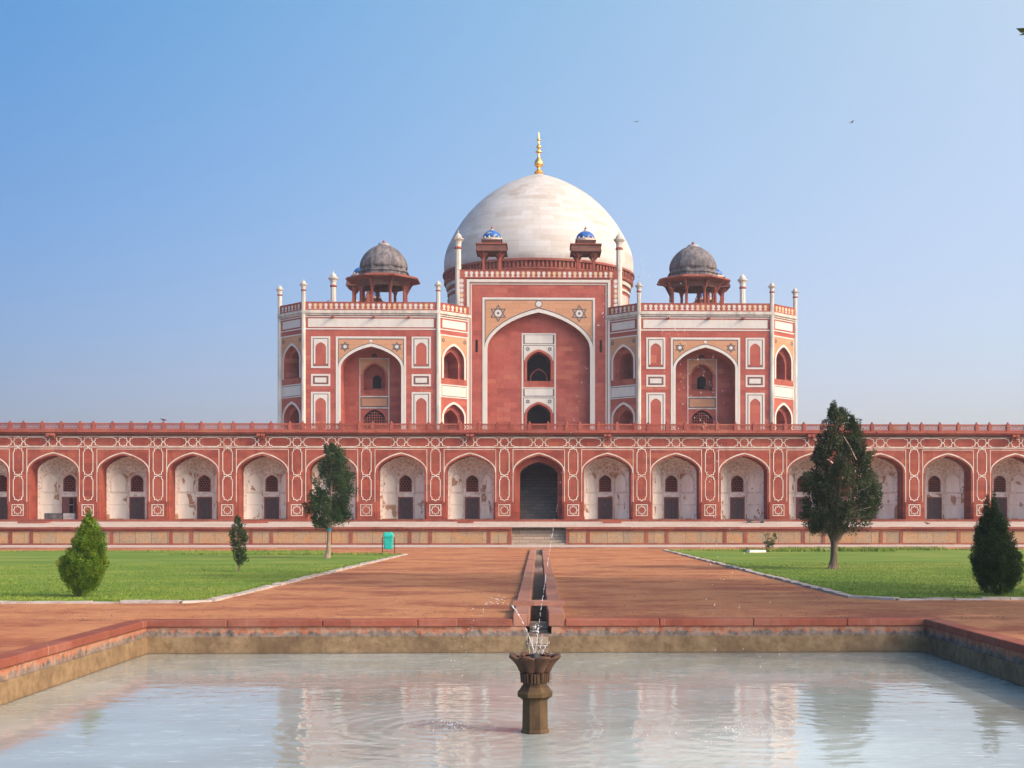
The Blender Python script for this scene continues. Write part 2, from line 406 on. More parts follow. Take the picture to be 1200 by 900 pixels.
hgt = t.math('ADD', hgt, t.math('MULTIPLY', t.noise(t.mapping(p, (0.8, 1.0, 1)), 14.0, 2, 0.5), 0.06))
t.bump(hgt, 0.40, 0.03)
M['water'] = t.m
t = NT('dark_channel_water', 0.05, 0.5); t.base((0.06, 0.05, 0.04)); M['darkwater'] = t.m
t = NT('fountain_stone', 0.75, 0.3)
n1 = t.noise(t.mapping(t.pos(), (3, 3, 0.8)), 2.0, 6, 0.65); n2 = t.noise(t.pos(), 16, 5, 0.65)
p = t.sep(t.pos())
hi = t.ramp(t.math('ADD', p[2], 0.6), [(0.55, (0, 0, 0)), (0.80, (1, 1, 1))])
c = t.mix(hi, t.ramp(n1, [(0.35, (0.105, 0.065, 0.025)), (0.65, (0.27, 0.18, 0.075))]), t.ramp(n1, [(0.35, (0.15, 0.075, 0.048)), (0.65, (0.31, 0.165, 0.11))]))
c = t.mix(t.math('MULTIPLY', n2, 0.5), c, (0.10, 0.06, 0.035))
t.base(c); t.bump(n2, 0.5, 0.015); M['fstone'] = t.m
t = NT('spray_drops', 0.0, 0.5); t.b.inputs['Transmission Weight'].default_value = 0.3; t.b.inputs['IOR'].default_value = 1.33; t.base((0.85, 0.88, 0.9)); M['drops'] = t.m

hm = bpy.data.materials.new('thin_haze'); hm.use_nodes = True
hm.node_tree.nodes.remove(hm.node_tree.nodes['Principled BSDF'])
pv = hm.node_tree.nodes.new('ShaderNodeVolumePrincipled')
pv.inputs['Color'].default_value = (0.86, 0.90, 0.97, 1); pv.inputs['Density'].default_value = 0.00042; pv.inputs['Anisotropy'].default_value = 0.3
hm.node_tree.links.new(pv.outputs[0], hm.node_tree.nodes['Material Output'].inputs['Volume'])
M['haze'] = hm
def leafmat(name, c1, c2, scale=3.0, trans=0.25):
    t = NT(name, 0.65, 0.25)
    n = t.noise(t.pos(), scale, 3, 0.6)
    c = t.ramp(n, [(0.3, c1), (0.7, c2)])
    t.base(c)
    tr = t.node('ShaderNodeBsdfTranslucent')
    t.link(c, tr.inputs['Color'])
    mx = t.node('ShaderNodeMixShader')
    mx.inputs[0].default_value = trans
    t.link(t.b.outputs[0], mx.inputs[1]); t.link(tr.outputs[0], mx.inputs[2]); t.link(mx.outputs[0], t.out.inputs[0])
    return t.m
M['leaf_bright'] = [leafmat('bright_thuja_leaf', (0.080, 0.165, 0.010), (0.15, 0.24, 0.018)), leafmat('deep_thuja_leaf', (0.045, 0.11, 0.011), (0.09, 0.16, 0.016)), leafmat('yellowed_thuja_leaf', (0.14, 0.17, 0.014), (0.20, 0.23, 0.025))]
M['leaf_dark'] = [leafmat('dark_thuja_leaf', (0.016, 0.045, 0.013), (0.035, 0.075, 0.018)), leafmat('mid_thuja_leaf', (0.022, 0.055, 0.014), (0.048, 0.09, 0.02)), leafmat('deep_green_leaf', (0.012, 0.034, 0.013), (0.025, 0.052, 0.016))]
M['leaf_juniper'] = [leafmat('juniper_leaf', (0.030, 0.050, 0.020), (0.060, 0.085, 0.032)), leafmat('dark_juniper_leaf', (0.018, 0.034, 0.018), (0.036, 0.056, 0.024)), leafmat('dusty_juniper_leaf', (0.055, 0.075, 0.032), (0.095, 0.108, 0.048))]
M['leaf_cypress'] = [leafmat('cypress_leaf', (0.022, 0.050, 0.018), (0.046, 0.082, 0.026)), leafmat('dark_cypress_leaf', (0.014, 0.034, 0.016), (0.03, 0.055, 0.022)), leafmat('fresh_cypress_leaf', (0.035, 0.072, 0.018), (0.062, 0.105, 0.026))]
M['leaf_broad'] = [leafmat('broad_leaf', (0.035, 0.07, 0.02), (0.065, 0.11, 0.03)), leafmat('dark_broad_leaf', (0.025, 0.05, 0.018), (0.045, 0.08, 0.025)), leafmat('light_broad_leaf', (0.06, 0.10, 0.025), (0.09, 0.13, 0.035))]
t = NT('bark', 0.9, 0.15)
n1 = t.noise(t.mapping(t.pos(), (9, 9, 1.2)), 1.6, 5, 0.65)
t.base(t.ramp(n1, [(0.3, (0.05, 0.036, 0.028)), (0.55, (0.12, 0.088, 0.064)), (0.75, (0.20, 0.155, 0.115))])); t.bump(n1, 0.8, 0.04); M['bark'] = t.m
t = NT('pale_bark', 0.9, 0.15)
n1 = t.noise(t.mapping(t.pos(), (9, 9, 1.2)), 1.6, 5, 0.65)
t.base(t.ramp(n1, [(0.3, (0.12, 0.085, 0.06)), (0.55, (0.25, 0.19, 0.135)), (0.75, (0.34, 0.27, 0.2))])); t.bump(n1, 0.8, 0.04); M['bark_pale'] = t.m
t = NT('dead_branch', 0.9, 0.15); t.base((0.36, 0.26, 0.21)); M['dead'] = t.m
t = NT('teal_paint', 0.4, 0.4); n1 = t.noise(t.pos(), 5, 4); t.base(t.ramp(n1, [(0.3, (0.006, 0.29, 0.23)), (0.7, (0.012, 0.37, 0.30))])); M['teal'] = t.m
t = NT('dark_iron', 0.6, 0.4); t.base((0.035, 0.035, 0.04)); M['iron'] = t.m
t = NT('teal_cloth', 0.8, 0.2); t.base((0.02, 0.22, 0.28)); M['tie'] = t.m
t = NT('black_feathers', 0.6, 0.3); t.base((0.02, 0.02, 0.024)); M['feather'] = t.m
t = NT('grey_feathers', 0.6, 0.3); t.base((0.12, 0.12, 0.14)); M['feather_grey'] = t.m
t = NT('black_stone', 0.5, 0.3)
n1 = t.noise(t.pos(), 14, 5, 0.7); t.base(t.ramp(n1, [(0.5, (0.03, 0.028, 0.03)), (0.62, (0.18, 0.16, 0.15))])); M['blackstone'] = t.m
t = NT('white_slab', 0.8, 0.2); n1 = t.noise(t.pos(), 4, 4); t.base(t.ramp(n1, [(0.3, (0.55, 0.50, 0.45)), (0.7, (0.72, 0.69, 0.65))])); M['whiteslab'] = t.m
t = NT('dry_frond', 0.8, 0.2); t.base((0.33, 0.27, 0.11)); M['frond'] = t.m

def trim_albedo(names, k):
    for nm in names:
        for m in (M[nm] if isinstance(M[nm], list) else [M[nm]]):
            nt = m.node_tree; sk = nt.nodes['Principled BSDF'].inputs['Base Color']
            mx = nt.nodes.new('ShaderNodeVectorMath'); mx.operation = 'MULTIPLY'; mx.inputs[1].default_value = k
            if sk.is_linked: nt.links.new(sk.links[0].from_socket, mx.inputs[0])
            else: mx.inputs[0].default_value = sk.default_value[:3]
            nt.links.new(mx.outputs[0], sk)
trim_albedo(('red', 'red_inlay'), (0.70, 0.60, 0.52))
trim_albedo(('red_terrace',), (0.68, 0.52, 0.44))
trim_albedo(('red_trim', 'red_podium'), (0.70, 0.57, 0.50))
trim_albedo(('coping', 'pink', 'dark_streaked'), (0.67, 0.64, 0.58))
trim_albedo(('marble', 'marble_grey', 'marble_line', 'marble_cream'), (0.70, 0.70, 0.67))
trim_albedo(('dome',), (0.79, 0.81, 0.81))
trim_albedo(('buff', 'podium', 'paving', 'steps'), (0.80, 0.80, 0.77))
trim_albedo(('earth',), (0.84, 0.78, 0.67))
trim_albedo(('lawn', 'blade'), (0.90, 0.95, 0.85))
trim_albedo(('lime',), (0.60, 0.62, 0.66))
trim_albedo(('poolwall',), (0.66, 0.64, 0.62))
trim_albedo(('fstone',), (0.38, 0.36, 0.33))
trim_albedo(('edging',), (0.72, 0.72, 0.72))
trim_albedo(('water',), (0.84, 0.93, 0.92))
trim_albedo(('tile',), (0.42, 0.48, 0.58))

# ================================================================== mesh helpers
class Face:
    """vertical face: u along it, n outwards from it, z up (world)"""
    def __init__(s, x, y, ang=0.0):
        s.x, s.y = x, y
        s.c, s.s = cos(ang), sin(ang)
    def __call__(s, u, n, z):
        return (s.x + u * s.c + n * s.s, s.y + u * s.s - n * s.c, z)
F0 = Face(0, 0)

class MB:
    def __init__(s): s.v, s.f, s.mi, s.uv = [], [], [], None
    def add(s, vs, fs, m=0):
        o = len(s.v)
        s.v.extend(vs)
        for f in fs:
            s.f.append(tuple(i + o for i in f)); s.mi.append(m)
    def quad(s, a, b, c, d, m=0): s.add([a, b, c, d], [(0, 1, 2, 3)], m)
    def box(s, F, u0, u1, z0, z1, n0, n1, m=0):
        P = [F(u0, n1, z0), F(u1, n1, z0), F(u1, n1, z1), F(u0, n1, z1), F(u0, n0, z0), F(u1, n0, z0), F(u1, n0, z1), F(u0, n0, z1)]
        s.add(P, [(0, 1, 2, 3), (5, 4, 7, 6), (4, 0, 3, 7), (1, 5, 6, 2), (3, 2, 6, 7), (4, 5, 1, 0)], m)
    def wbox(s, x0, x1, y0, y1, z0, z1, m=0): s.box(F0, x0, x1, z0, z1, -y1, -y0, m)
    def rect(s, F, u0, u1, z0, z1, n, m=0):
        s.quad(F(u0, n, z0), F(u1, n, z0), F(u1, n, z1), F(u0, n, z1), m)
    def arch_wall(s, F, u0, u1, z0, z1, uc, w, zb, zs, za, n=0.0, m=0):
        a, b = uc - w / 2, uc + w / 2
        if a > u0: s.rect(F, u0, a, z0, z1, n, m)
        if b < u1: s.rect(F, b, u1, z0, z1, n, m)
        if zb > z0 + 1e-4: s.rect(F, a, b, z0, zb, n, m)
        P = arch(uc, w, zs, za)
        for p, q in zip(P, P[1:]):
            s.quad(F(p[0], n, p[1]), F(q[0], n, q[1]), F(q[0], n, z1), F(p[0], n, z1), m)
    def arch_fill(s, F, uc, w, zb, zs, za, n, m=0):
        P = arch(uc, w, zs, za)
        for p, q in zip(P, P[1:]):
            s.quad(F(p[0], n, zb), F(q[0], n, zb), F(q[0], n, q[1]), F(p[0], n, p[1]), m)
    def reveal(s, F, uc, w, zb, zs, za, n0, n1, m=0, sill=True):
        P = [(uc - w / 2, zb)] + arch(uc, w, zs, za) + [(uc + w / 2, zb)]
        for p, q in zip(P, P[1:]):
            s.quad(F(p[0], n0, p[1]), F(q[0], n0, q[1]), F(q[0], n1, q[1]), F(p[0], n1, p[1]), m)
        if sill: s.quad(F(uc - w / 2, n0, zb), F(uc + w / 2, n0, zb), F(uc + w / 2, n1, zb), F(uc - w / 2, n1, zb), m)
    def arch_band(s, F, uc, w, zb, zs, za, t, n0, n1, m=0, ta=1.15):
        I = [(uc - w / 2, zb)] + arch(uc, w, zs, za) + [(uc + w / 2, zb)]
        O = [(uc - w / 2 - t, zb)] + arch(uc, w + 2 * t, zs, za + ta * t) + [(uc + w / 2 + t, zb)]
        for i in range(len(I) - 1):
            a, b, c, d = I[i], I[i + 1], O[i + 1], O[i]
            s.quad(F(a[0], n1, a[1]), F(b[0], n1, b[1]), F(c[0], n1, c[1]), F(d[0], n1, d[1]), m)
            s.quad(F(a[0], n0, a[1]), F(b[0], n0, b[1]), F(b[0], n1, b[1]), F(a[0], n1, a[1]), m)
            s.quad(F(d[0], n1, d[1]), F(c[0], n1, c[1]), F(c[0], n0, c[1]), F(d[0], n0, d[1]), m)
    def spandrel(s, F, u0, u1, zt, uc, w, zs, za, n, m=0):
        """flat sheet between an arch and the rectangle over it"""
        P = [(u0, zs)] * (u0 < uc - w / 2) + arch(uc, w, zs, za) + [(u1, zs)] * (u1 > uc + w / 2)
        for p, q in zip(P, P[1:]):
            s.quad(F(p[0], n, p[1]), F(q[0], n, q[1]), F(q[0], n, zt), F(p[0], n, zt), m)
    def frame(s, F, u0, u1, z0, z1, t, n0, n1, m=0, bottom=True):
        s.box(F, u0, u1, z1 - t, z1, n0, n1, m)
        zb = z0 + t if bottom else z0
        s.box(F, u0, u0 + t, zb, z1 - t, n0, n1, m)
        s.box(F, u1 - t, u1, zb, z1 - t, n0, n1, m)
        if bottom: s.box(F, u0, u1, z0, z0 + t, n0, n1, m)
    def strip(s, F, pts, w, n, closed=False, m=0, th=0.03):
        """mitred ribbon along a 2D polyline, with thickness th behind its front"""
        N = len(pts); L, R = [], []
        for i in range(N):
            p = pts[i]
            a = pts[i - 1] if (i > 0 or closed) else None
            b = pts[(i + 1) % N] if (i < N - 1 or closed) else None
            def nrm(p, q):
                dx, dz = q[0] - p[0], q[1] - p[1]; l = sqrt(dx * dx + dz * dz) or 1
                return (-dz / l, dx / l)
            if a is None: nn = nrm(p, b); k = 1
            elif b is None: nn = nrm(a, p); k = 1
            else:
                n1, n2 = nrm(a, p), nrm(p, b)
                mx, mz = n1[0] + n2[0], n1[1] + n2[1]; l = sqrt(mx * mx + mz * mz)
                if l < 0.3: nn, k = n1, 1
                else:
                    nn = (mx / l, mz / l); k = min(2.2, 1 / max(0.3, nn[0] * n1[0] + nn[1] * n1[1]))
            L.append((p[0] + nn[0] * w / 2 * k, p[1] + nn[1] * w / 2 * k)); R.append((p[0] - nn[0] * w / 2 * k, p[1] - nn[1] * w / 2 * k))
        for i in range(N if closed else N - 1):
            j = (i + 1) % N
            s.quad(F(R[i][0], n, R[i][1]), F(R[j][0], n, R[j][1]), F(L[j][0], n, L[j][1]), F(L[i][0], n, L[i][1]), m)
            for A in (L, R):
                s.quad(F(A[i][0], n, A[i][1]), F(A[j][0], n, A[j][1]), F(A[j][0], n - th, A[j][1]), F(A[i][0], n - th, A[i][1]), m)
    def poly(s, F, pts, n, m=0): s.add([F(p[0], n, p[1]) for p in pts], [tuple(range(len(pts)))], m)
    def lathe(s, cx, cy, prof, seg=32, m=0, a0=0.0, uv=False):
        """profile [(r,z)...] from bottom to top"""
        o = len(s.v); k = len(prof)
        for i in range(seg):
            a = a0 + 2 * pi * i / seg
            for r, z in prof: s.v.append((cx + r * cos(a), cy + r * sin(a), z))
        for i in range(seg):
            j = (i + 1) % seg
            for q in range(k - 1):
                s.f.append((o + i * k + q, o + j * k + q, o + j * k + q + 1, o + i * k + q + 1)); s.mi.append(m)
        if prof[0][0] > 1e-3: s.f.append(tuple(o + i * k for i in reversed(range(seg)))); s.mi.append(m)
        if prof[-1][0] > 1e-3: s.f.append(tuple(o + i * k + k - 1 for i in range(seg))); s.mi.append(m)
    def tube(s, pts, radii, seg=7, m=0):
        o = len(s.v); N = len(pts)
        V = mathutils.Vector
        P = [V(p) for p in pts]
        ref = V((0.31, 0.77, 0.2))
        for i in range(N):
            d = (P[min(i + 1, N - 1)] - P[max(i - 1, 0)]).normalized()
            a = d.cross(ref).normalized(); b = d.cross(a)
            for k in range(seg):
                t_ = 2 * pi * k / seg
                s.v.append(tuple(P[i] + (a * cos(t_) + b * sin(t_)) * radii[i]))
        for i in range(N - 1):
            for k in range(seg):
                k2 = (k + 1) % seg
                s.f.append((o + i * seg + k, o + i * seg + k2, o + (i + 1) * seg + k2, o + (i + 1) * seg + k)); s.mi.append(m)
        s.f.append(tuple(o + k for k in range(seg))); s.mi.append(m)
        s.f.append(tuple(o + (N - 1) * seg + k for k in range(seg))); s.mi.append(m)
    def build(s, name, mats, parent=None, loc=(0, 0, 0), world=True, smooth=False, angle=None):
        """verts are world coordinates when world=True, else local to the object"""
        if world:
            w = wpos(parent)
            off = (w[0] + loc[0], w[1] + loc[1], w[2] + loc[2])
            vs = [(a - off[0], b - off[1], c - off[2]) for a, b, c in s.v]
        else: vs = s.v
        me = bpy.data.meshes.new(name)
        me.from_pydata(vs, [], s.f)
        if not isinstance(mats, (list, tuple)): mats = [mats]
        for m in mats: me.materials.append(m)
        if len(mats) > 1: me.polygons.foreach_set('material_index', s.mi)
        if s.uv is not None:
            ul = me.uv_layers.new(name='UVMap')
            ul.data.foreach_set('uv', [c for l in s.uv for c in l])
        if smooth:
            me.polygons.foreach_set('use_smooth', [True] * len(me.polygons))
            if angle: 
                try: me.set_sharp_from_angle(angle=radians(angle))
                except Exception: pass
        me.update()
        o = bpy.data.objects.new(name, me)
        COL.objects.link(o)
        if parent: o.parent = parent
        o.location = loc
        return o

def wpos(o):
    x = y = z = 0.0
    while o is not None:
        x += o.location[0]; y += o.location[1]; z += o.location[2]; o = o.parent
    return (x, y, z)
def arch(uc, w, zs, za, n=11, a=0.72):
    L = []
    for i in range(n + 1):
        t_ = (i / n) ** 1.7
        g = a * sqrt(max(0, 1 - (1 - t_) ** 2)) + (1 - a) * t_
        L.append((uc - w / 2 * (1 - t_), zs + (za - zs) * g))
    return L + [(2 * uc - p[0], p[1]) for p in reversed(L[:-1])]
def tag(o, label, cat, group=None, kind=None):
    if label: o['label'] = label
    if cat: o['category'] = cat
    if group: o['group'] = group
    if kind: o['kind'] = kind
    return o
def thing(name, loc, label, cat, group=None):
    o = bpy.data.objects.new(name, None)
    o.empty_display_size = 0.3
    COL.objects.link(o); o.location = loc
    return tag(o, label, cat, group)
def struct(o): o['kind'] = 'structure'; return o
def copy_part(o, parent, loc=None):
    """copy of a part with its sub-parts"""
    c = o.copy(); COL.objects.link(c); c.parent = parent
    if loc is not None: c.location = loc
    for ch in list(o.children): 
        d = ch.copy(); COL.objects.link(d); d.parent = c
    return c

# ================================================================== ground
LAWN_L = [(-70, 33.0), (-9.2, 33.4), (-8.75, 33.9), (-7.8, 74.0), (-12.5, 74.5), (-13, 80.5), (-70, 80.5)]
LAWN_R = [(70, 34.0), (9.6, 34.1), (8.75, 35.0), (8.25, 83.0), (70, 83.0)]
PX, PY0, PY1, WZ = 8.25, 9.5, 27.1, -0.65
g = MB()
xs = [-2500, -PX - .2, -.3, -.21, .21, .3, PX + .2, 2500]
ys = [-300, PY0 - .2, PY1 + .2, 82.5, 4000]
for i in range(len(xs) - 1):
    for j in range(len(ys) - 1):
        cx, cy = (xs[i] + xs[i + 1]) / 2, (ys[j] + ys[j + 1]) / 2
        if abs(cx) < PX and j == 1: continue
        if abs(cx) < .21 and j == 2: continue
        g.quad((xs[i], ys[j], 0), (xs[i + 1], ys[j], 0), (xs[i + 1], ys[j + 1], 0), (xs[i], ys[j + 1], 0))
struct(g.build('ground', M['earth']))
for pts in (LAWN_L, LAWN_R):
    g = MB(); N = len(pts)
    g.add([(x, y, 0.035) for x, y in pts] + [(x, y, -0.05) for x, y in pts], [tuple(range(N))] + [(i, (i + 1) % N, N + (i + 1) % N, N + i) for i in range(N)])
    struct(g.build('lawn', M['lawn']))
g = MB(); g.wbox(-70, 70, 87.6, 94.19, -0.1, 0.10)
struct(g.build('pavement', M['paving']))
g = MB(); g.wbox(-70, 70, 87.25, 87.598, -0.1, 0.085)
tag(g.build('kerb', M['pink']), 'long low pinkish stone kerb in front of the pavement below the podium', 'kerb')

# lawn edging stones
def edging(path, width, label, rng):
    mb = MB()
    for (x0, y0), (x1, y1) in zip(path, path[1:]):
        L = sqrt((x1 - x0) ** 2 + (y1 - y0) ** 2); n = max(1, int(L / 0.75))
        dx, dy = (x1 - x0) / L, (y1 - y0) / L; px, py = -dy, dx
        for k in range(n):
            a, b = L * k / n + .008, L * (k + 1) / n - .008
            j = rng.uniform(-.03, .03); w = width * rng.uniform(.88, 1.08); h = 0.055 + rng.uniform(-.02, .025)
            P = []
            for z in (-.05, h):
                for s_, o_ in ((a, -w / 2), (b, -w / 2), (b, w / 2), (a, w / 2)):
                    P.append((x0 + dx * s_ + px * (o_ + j), y0 + dy * s_ + py * (o_ + j), z + (rng.uniform(-.006, .006) if z > 0 else 0)))
            mb.add(P, [(4, 5, 6, 7), (0, 1, 5, 4), (1, 2, 6, 5), (2, 3, 7, 6), (3, 0, 4, 7)])
    return tag(mb.build('lawn_edging', M['edging']), label, 'edging', 'stone edgings of the lawns')
rg = random.Random(3)
edging([(-70, 32.85), (-9.25, 33.22), (-8.62, 33.75), (-7.66, 74.0)], 0.28, 'pale stone edging along the left lawn with the teal bin at its far end', rg)
edging([(8.12, 83.0), (8.62, 34.9), (9.55, 33.95), (70, 33.85)], 0.28, 'pale stone edging along the right lawn in front of the dark twin-peaked cypress', rg)

# ================================================================== pool
pool = thing('pool_basin', (0, 18.3, 0), 'sunken rectangular stone pool basin with red coping in the foreground', 'pool')
mb = MB()
SL = 0.27                                  # half width of the slot where the channel enters
def poolwall(F, u0, u1, slot=False):
    segs = [(u0, -SL), (SL, u1)] if slot else [(u0, u1)]
    for a, b in segs:
        mb.box(F, a, b, -0.29, -0.002, -0.3, 0.0)
    mb.box(F, u0, u1, -1.0, -0.29, -0.3, 0.035)
    if slot: mb.box(F, -SL, SL, -0.29, -0.25, -0.3, 0.0)
poolwall(Face(0, PY1), -PX, PX, True)
poolwall(Face(-PX, (PY0 + PY1) / 2, radians(90)), -(PY1 - PY0) / 2 , (PY1 - PY0) / 2)
poolwall(Face(PX, (PY0 + PY1) / 2, radians(-90)), -(PY1 - PY0) / 2, (PY1 - PY0) / 2)
poolwall(Face(0, PY0, radians(180)), -PX, PX)
mb.build('wall', M['poolwall'], pool)
mb = MB()
def coping(x0, x1, y0, y1): mb.wbox(x0, x1, y0, y1, -0.09, 0.065)
def copline(ax, lo, hi, c0, c1):
    n = max(1, round((hi - lo) / 2.1)); r = random.Random(int(lo * 10) + ax)
    for k in range(n):
        a, b = lo + (hi - lo) * k / n + .004, lo + (hi - lo) * (k + 1) / n - .004
        dz = r.uniform(-.008, .008)
        if ax == 0: mb.wbox(a, b, c0, c1, -0.09, 0.065 + dz)
        else: mb.wbox(c0, c1, a, b, -0.09, 0.065 + dz)
copline(0, -PX - .3, -.555, PY1 - .05, PY1 + .34); copline(0, .555, PX + .3, PY1 - .05, PY1 + .34)
copline(1, PY0 - .3, PY1 - .052, -PX - .34, -PX + .05); copline(1, PY0 - .3, PY1 - .052, PX - .05, PX + .34)
copline(0, -PX + .052, PX - .052, PY0 - .34, PY0 + .05)
co = mb.build('coping', M['coping'], pool)
bv = co.modifiers.new('bevel', 'BEVEL'); bv.width = 0.022; bv.segments = 2
g = MB(); g.quad((-PX, PY0, WZ), (PX, PY0, WZ), (PX, PY1, WZ), (-PX, PY1, WZ))
struct(g.build('pool_water', M['water']))
g = MB(); g.wbox(-PX - .3, PX + .3, PY0 - .3, PY1 + .3, -1.15, -1.0)
struct(g.build('pool_floor', M['steps']))

# water channel
ch = thing('water_channel', (0, 55, 0), 'narrow stone-kerbed water channel running from pool to the podium steps', 'channel')
KW0, KW1, KH = 0.20, 0.545, 0.17
for sx in (-1, 1):
    mb = MB(); r = random.Random(11 + sx)
    y = PY1 - 0.03
    while y < 82:
        L = r.uniform(1.3, 2.1); y2 = min(82.3, y + L)
        j = r.uniform(-.012, .012)
        x0, x1 = sx * KW0 + j, sx * KW1 + j
        mb.wbox(min(x0, x1), max(x0, x1), y + .004, y2 - .004, (-0.088 if y < 27.6 else -0.5), (KH if y < 29 else 0.13) + r.uniform(-.01, .012))
        y = y2
    o = mb.build('kerb_stone', M['pink'], ch)
    bv = o.modifiers.new('bevel', 'BEVEL'); bv.width = 0.015; bv.segments = 1
mb = MB(); mb.wbox(-.60, .60, 29.6, 30.25, 0.172, 0.265)
o = mb.build('bridge_slab', M['pink'], ch)
mb = MB(); mb.wbox(-.2, .2, 27.0, 82.3, -0.5, -0.33)
for k in range(4): mb.wbox(-.2, .2, 27.05 + k * .5, 27.05 + k * .5 + .48, -0.33, -0.30 + .055 * k)
mb.wbox(-.2, .2, 82.0, 82.3, -.33, 0.1)
mb.build('channel_bed', M['steps'], ch)
g = MB(); g.quad((-.2, 29.2, -0.12), (.2, 29.2, -0.12), (.2, 82.0, -0.12), (-.2, 82.0, -0.12))
struct(g.build('channel_water', M['darkwater']))

# ================================================================== podium
YP = 94.2
pod = thing('stone_podium', (0, YP, 0), 'low buff stone podium with red uprights and central steps under the arcade', 'podium')
FP = Face(0, YP)
XE = 60
for a, b in ((-XE, -2.0), (2.0, XE)):
    mb = MB(); mb.box(FP, a, b, 0.05, 1.24, -2.0, 0.0); mb.build('panelled_wall', M['podium'], pod)
    mb = MB(); mb.box(FP, a, b, 0.05, 0.22, 0.0, 0.07); mb.build('red_band', M['red_podium'], pod)
    mb = MB(); mb.box(FP, a, b, 1.08, 1.241, 0.0, 0.06); mb.build('red_band', M['red_podium'], pod)
for a, b in ((-XE, -1.96), (1.96, XE)):
    mb = MB(); n = int((b - a) / 1.6); r = random.Random(5)
    for k in range(n):
        p, q = a + (b - a) * k / n, a + (b - a) * (k + 1) / n
        mb.box(FP, p + .004, q - .004, 1.245 , 1.40 + r.uniform(-.012, .012), -0.5, 0.20 + r.uniform(-.012, .012))
    mb.build('nosing', M['red_podium'], pod)
for sx in (-1, 1):
    mb = MB(); mb.box(FP, sx * 2.12 - .12, sx * 2.12 + .12, 0.22, 1.08, 0.0, 0.05); mb.build('upright', M['red_podium'], pod)
    for k in range(10):
        c = sx * (2.9 + 5.8 * (k + 0))
        for d in (-.75, .75):
            if k == 0 and d == -.75: continue
            mb = MB(); mb.box(FP, c + sx * d - .12, c + sx * d + .12, 0.22, 1.08, 0.0, 0.05); mb.build('upright', M['red_podium'], pod)
mb = MB()
mb.add([(-XE, YP + .5, 1.385), (XE, YP + .5, 1.385), (XE, 99.3, 1.79), (-XE, 99.3, 1.79)], [(0, 1, 2, 3)])
ap = mb.build('apron', M['paving'], pod)
mb = MB()
NR = 6
for k in range(NR):
    z1 = 1.385 * (k + 1) / NR; y0 = YP + .02 + k * .30
    mb.wbox(-1.998, 1.998, y0, YP + 2.2, 1.385 * k / NR, z1 - .002)
mb.build('steps', M['steps'], pod)
mb = MB()
mb.wbox(-XE, XE, 99.15, 99.99, 1.2, 1.948)
mb.build('plinth_step', M['red_podium'], pod)

# ================================================================== arcaded terrace
YA, PITCH, ZB, ZT = 100.0, 5.367, 1.95, 8.86
NB = 8
ter = thing('arcaded_terrace', (0, YA, ZB), 'long red sandstone terrace with a row of arched niches under the domed tomb', 'terrace')
TX = (NB + .5) * PITCH
# bay prototype (local: centre of bay, front plane, z world - ZB)
ARW, ARS, ARA = 3.66, 5.72 - ZB, 6.93 - ZB
D1, D2 = 1.66, 3.5
PW = 1.34                                         # pier width
def bay_wall(depth=D1):
    mb = MB()
    mb.arch_wall(F0, -PITCH / 2, PITCH / 2, 0, 8.40 - ZB, 0, ARW, 0, ARS, ARA, 0)
    mb.reveal(F0, 0, ARW, 0, ARS, ARA, 0, -depth)
    return mb
def spring_split(P): return P
def apse():
    mb = MB()
    W = 3.52; zs = ARS - .05; za = ARA - .06
    A = arch(0, W, zs, za)
    plan = [(-1.76, D1), (-.65, D2), (.65, D2), (1.76, D1)]
    # walls
    for p, q in zip(plan, plan[1:]):
        mb.quad((p[0], p[1], 0), (q[0], q[1], 0), (q[0], q[1], zs), (p[0], p[1], zs))
    # vault from the front arch down to the three walls
    L = [0]
    for p, q in zip(plan, plan[1:]): L.append(L[-1] + sqrt((p[0] - q[0]) ** 2 + (p[1] - q[1]) ** 2))
    def onplan(t_):
        d = t_ * L[-1]
        for i in range(3):
            if d <= L[i + 1] + 1e-9:
                k = (d - L[i]) / (L[i + 1] - L[i])
                return (plan[i][0] + (plan[i + 1][0] - plan[i][0]) * k, plan[i][1] + (plan[i + 1][1] - plan[i][1]) * k)
    n, k = len(A) - 1, 7
    G = []
    for i in range(n + 1):
        b = onplan((A[i][0] + W / 2) / W); row = []
        for j in range(k + 1):
            v = j / k * pi / 2
            row.append((A[i][0] + (b[0] - A[i][0]) * sin(v), D1 + (b[1] - D1) * sin(v), zs + (A[i][1] - zs) * cos(v)))
        G.append(row)
    for i in range(n):
        for j in range(k): mb.quad(G[i][j], G[i + 1][j], G[i + 1][j + 1], G[i][j + 1])
    mb.quad((-1.76, D1, 0.004), (1.76, D1, 0.004), (.65, D2, 0.004), (-.65, D2, 0.004))
    # ring closing reveal and apse
    I = [(-W / 2, 0)] + A + [(W / 2, 0)]; O = [(-ARW / 2 - .02, 0)] + arch(0, ARW + .04, ARS, ARA + .02) + [(ARW / 2 + .02, 0)]
    for i in range(len(I) - 1):
        mb.quad((I[i][0], D1, I[i][1]), (I[i + 1][0], D1, I[i + 1][1]), (O[i + 1][0], D1, O[i + 1][1]), (O[i][0], D1, O[i][1]))
    return mb
FB = Face(0, D2)
sl = math.hypot(1.11, D2 - D1); sang = math.atan2(D2 - D1, 1.11)
FL = Face(-1.205, (D1 + D2) / 2, sang); FR = Face(1.205, (D1 + D2) / 2, -sang)
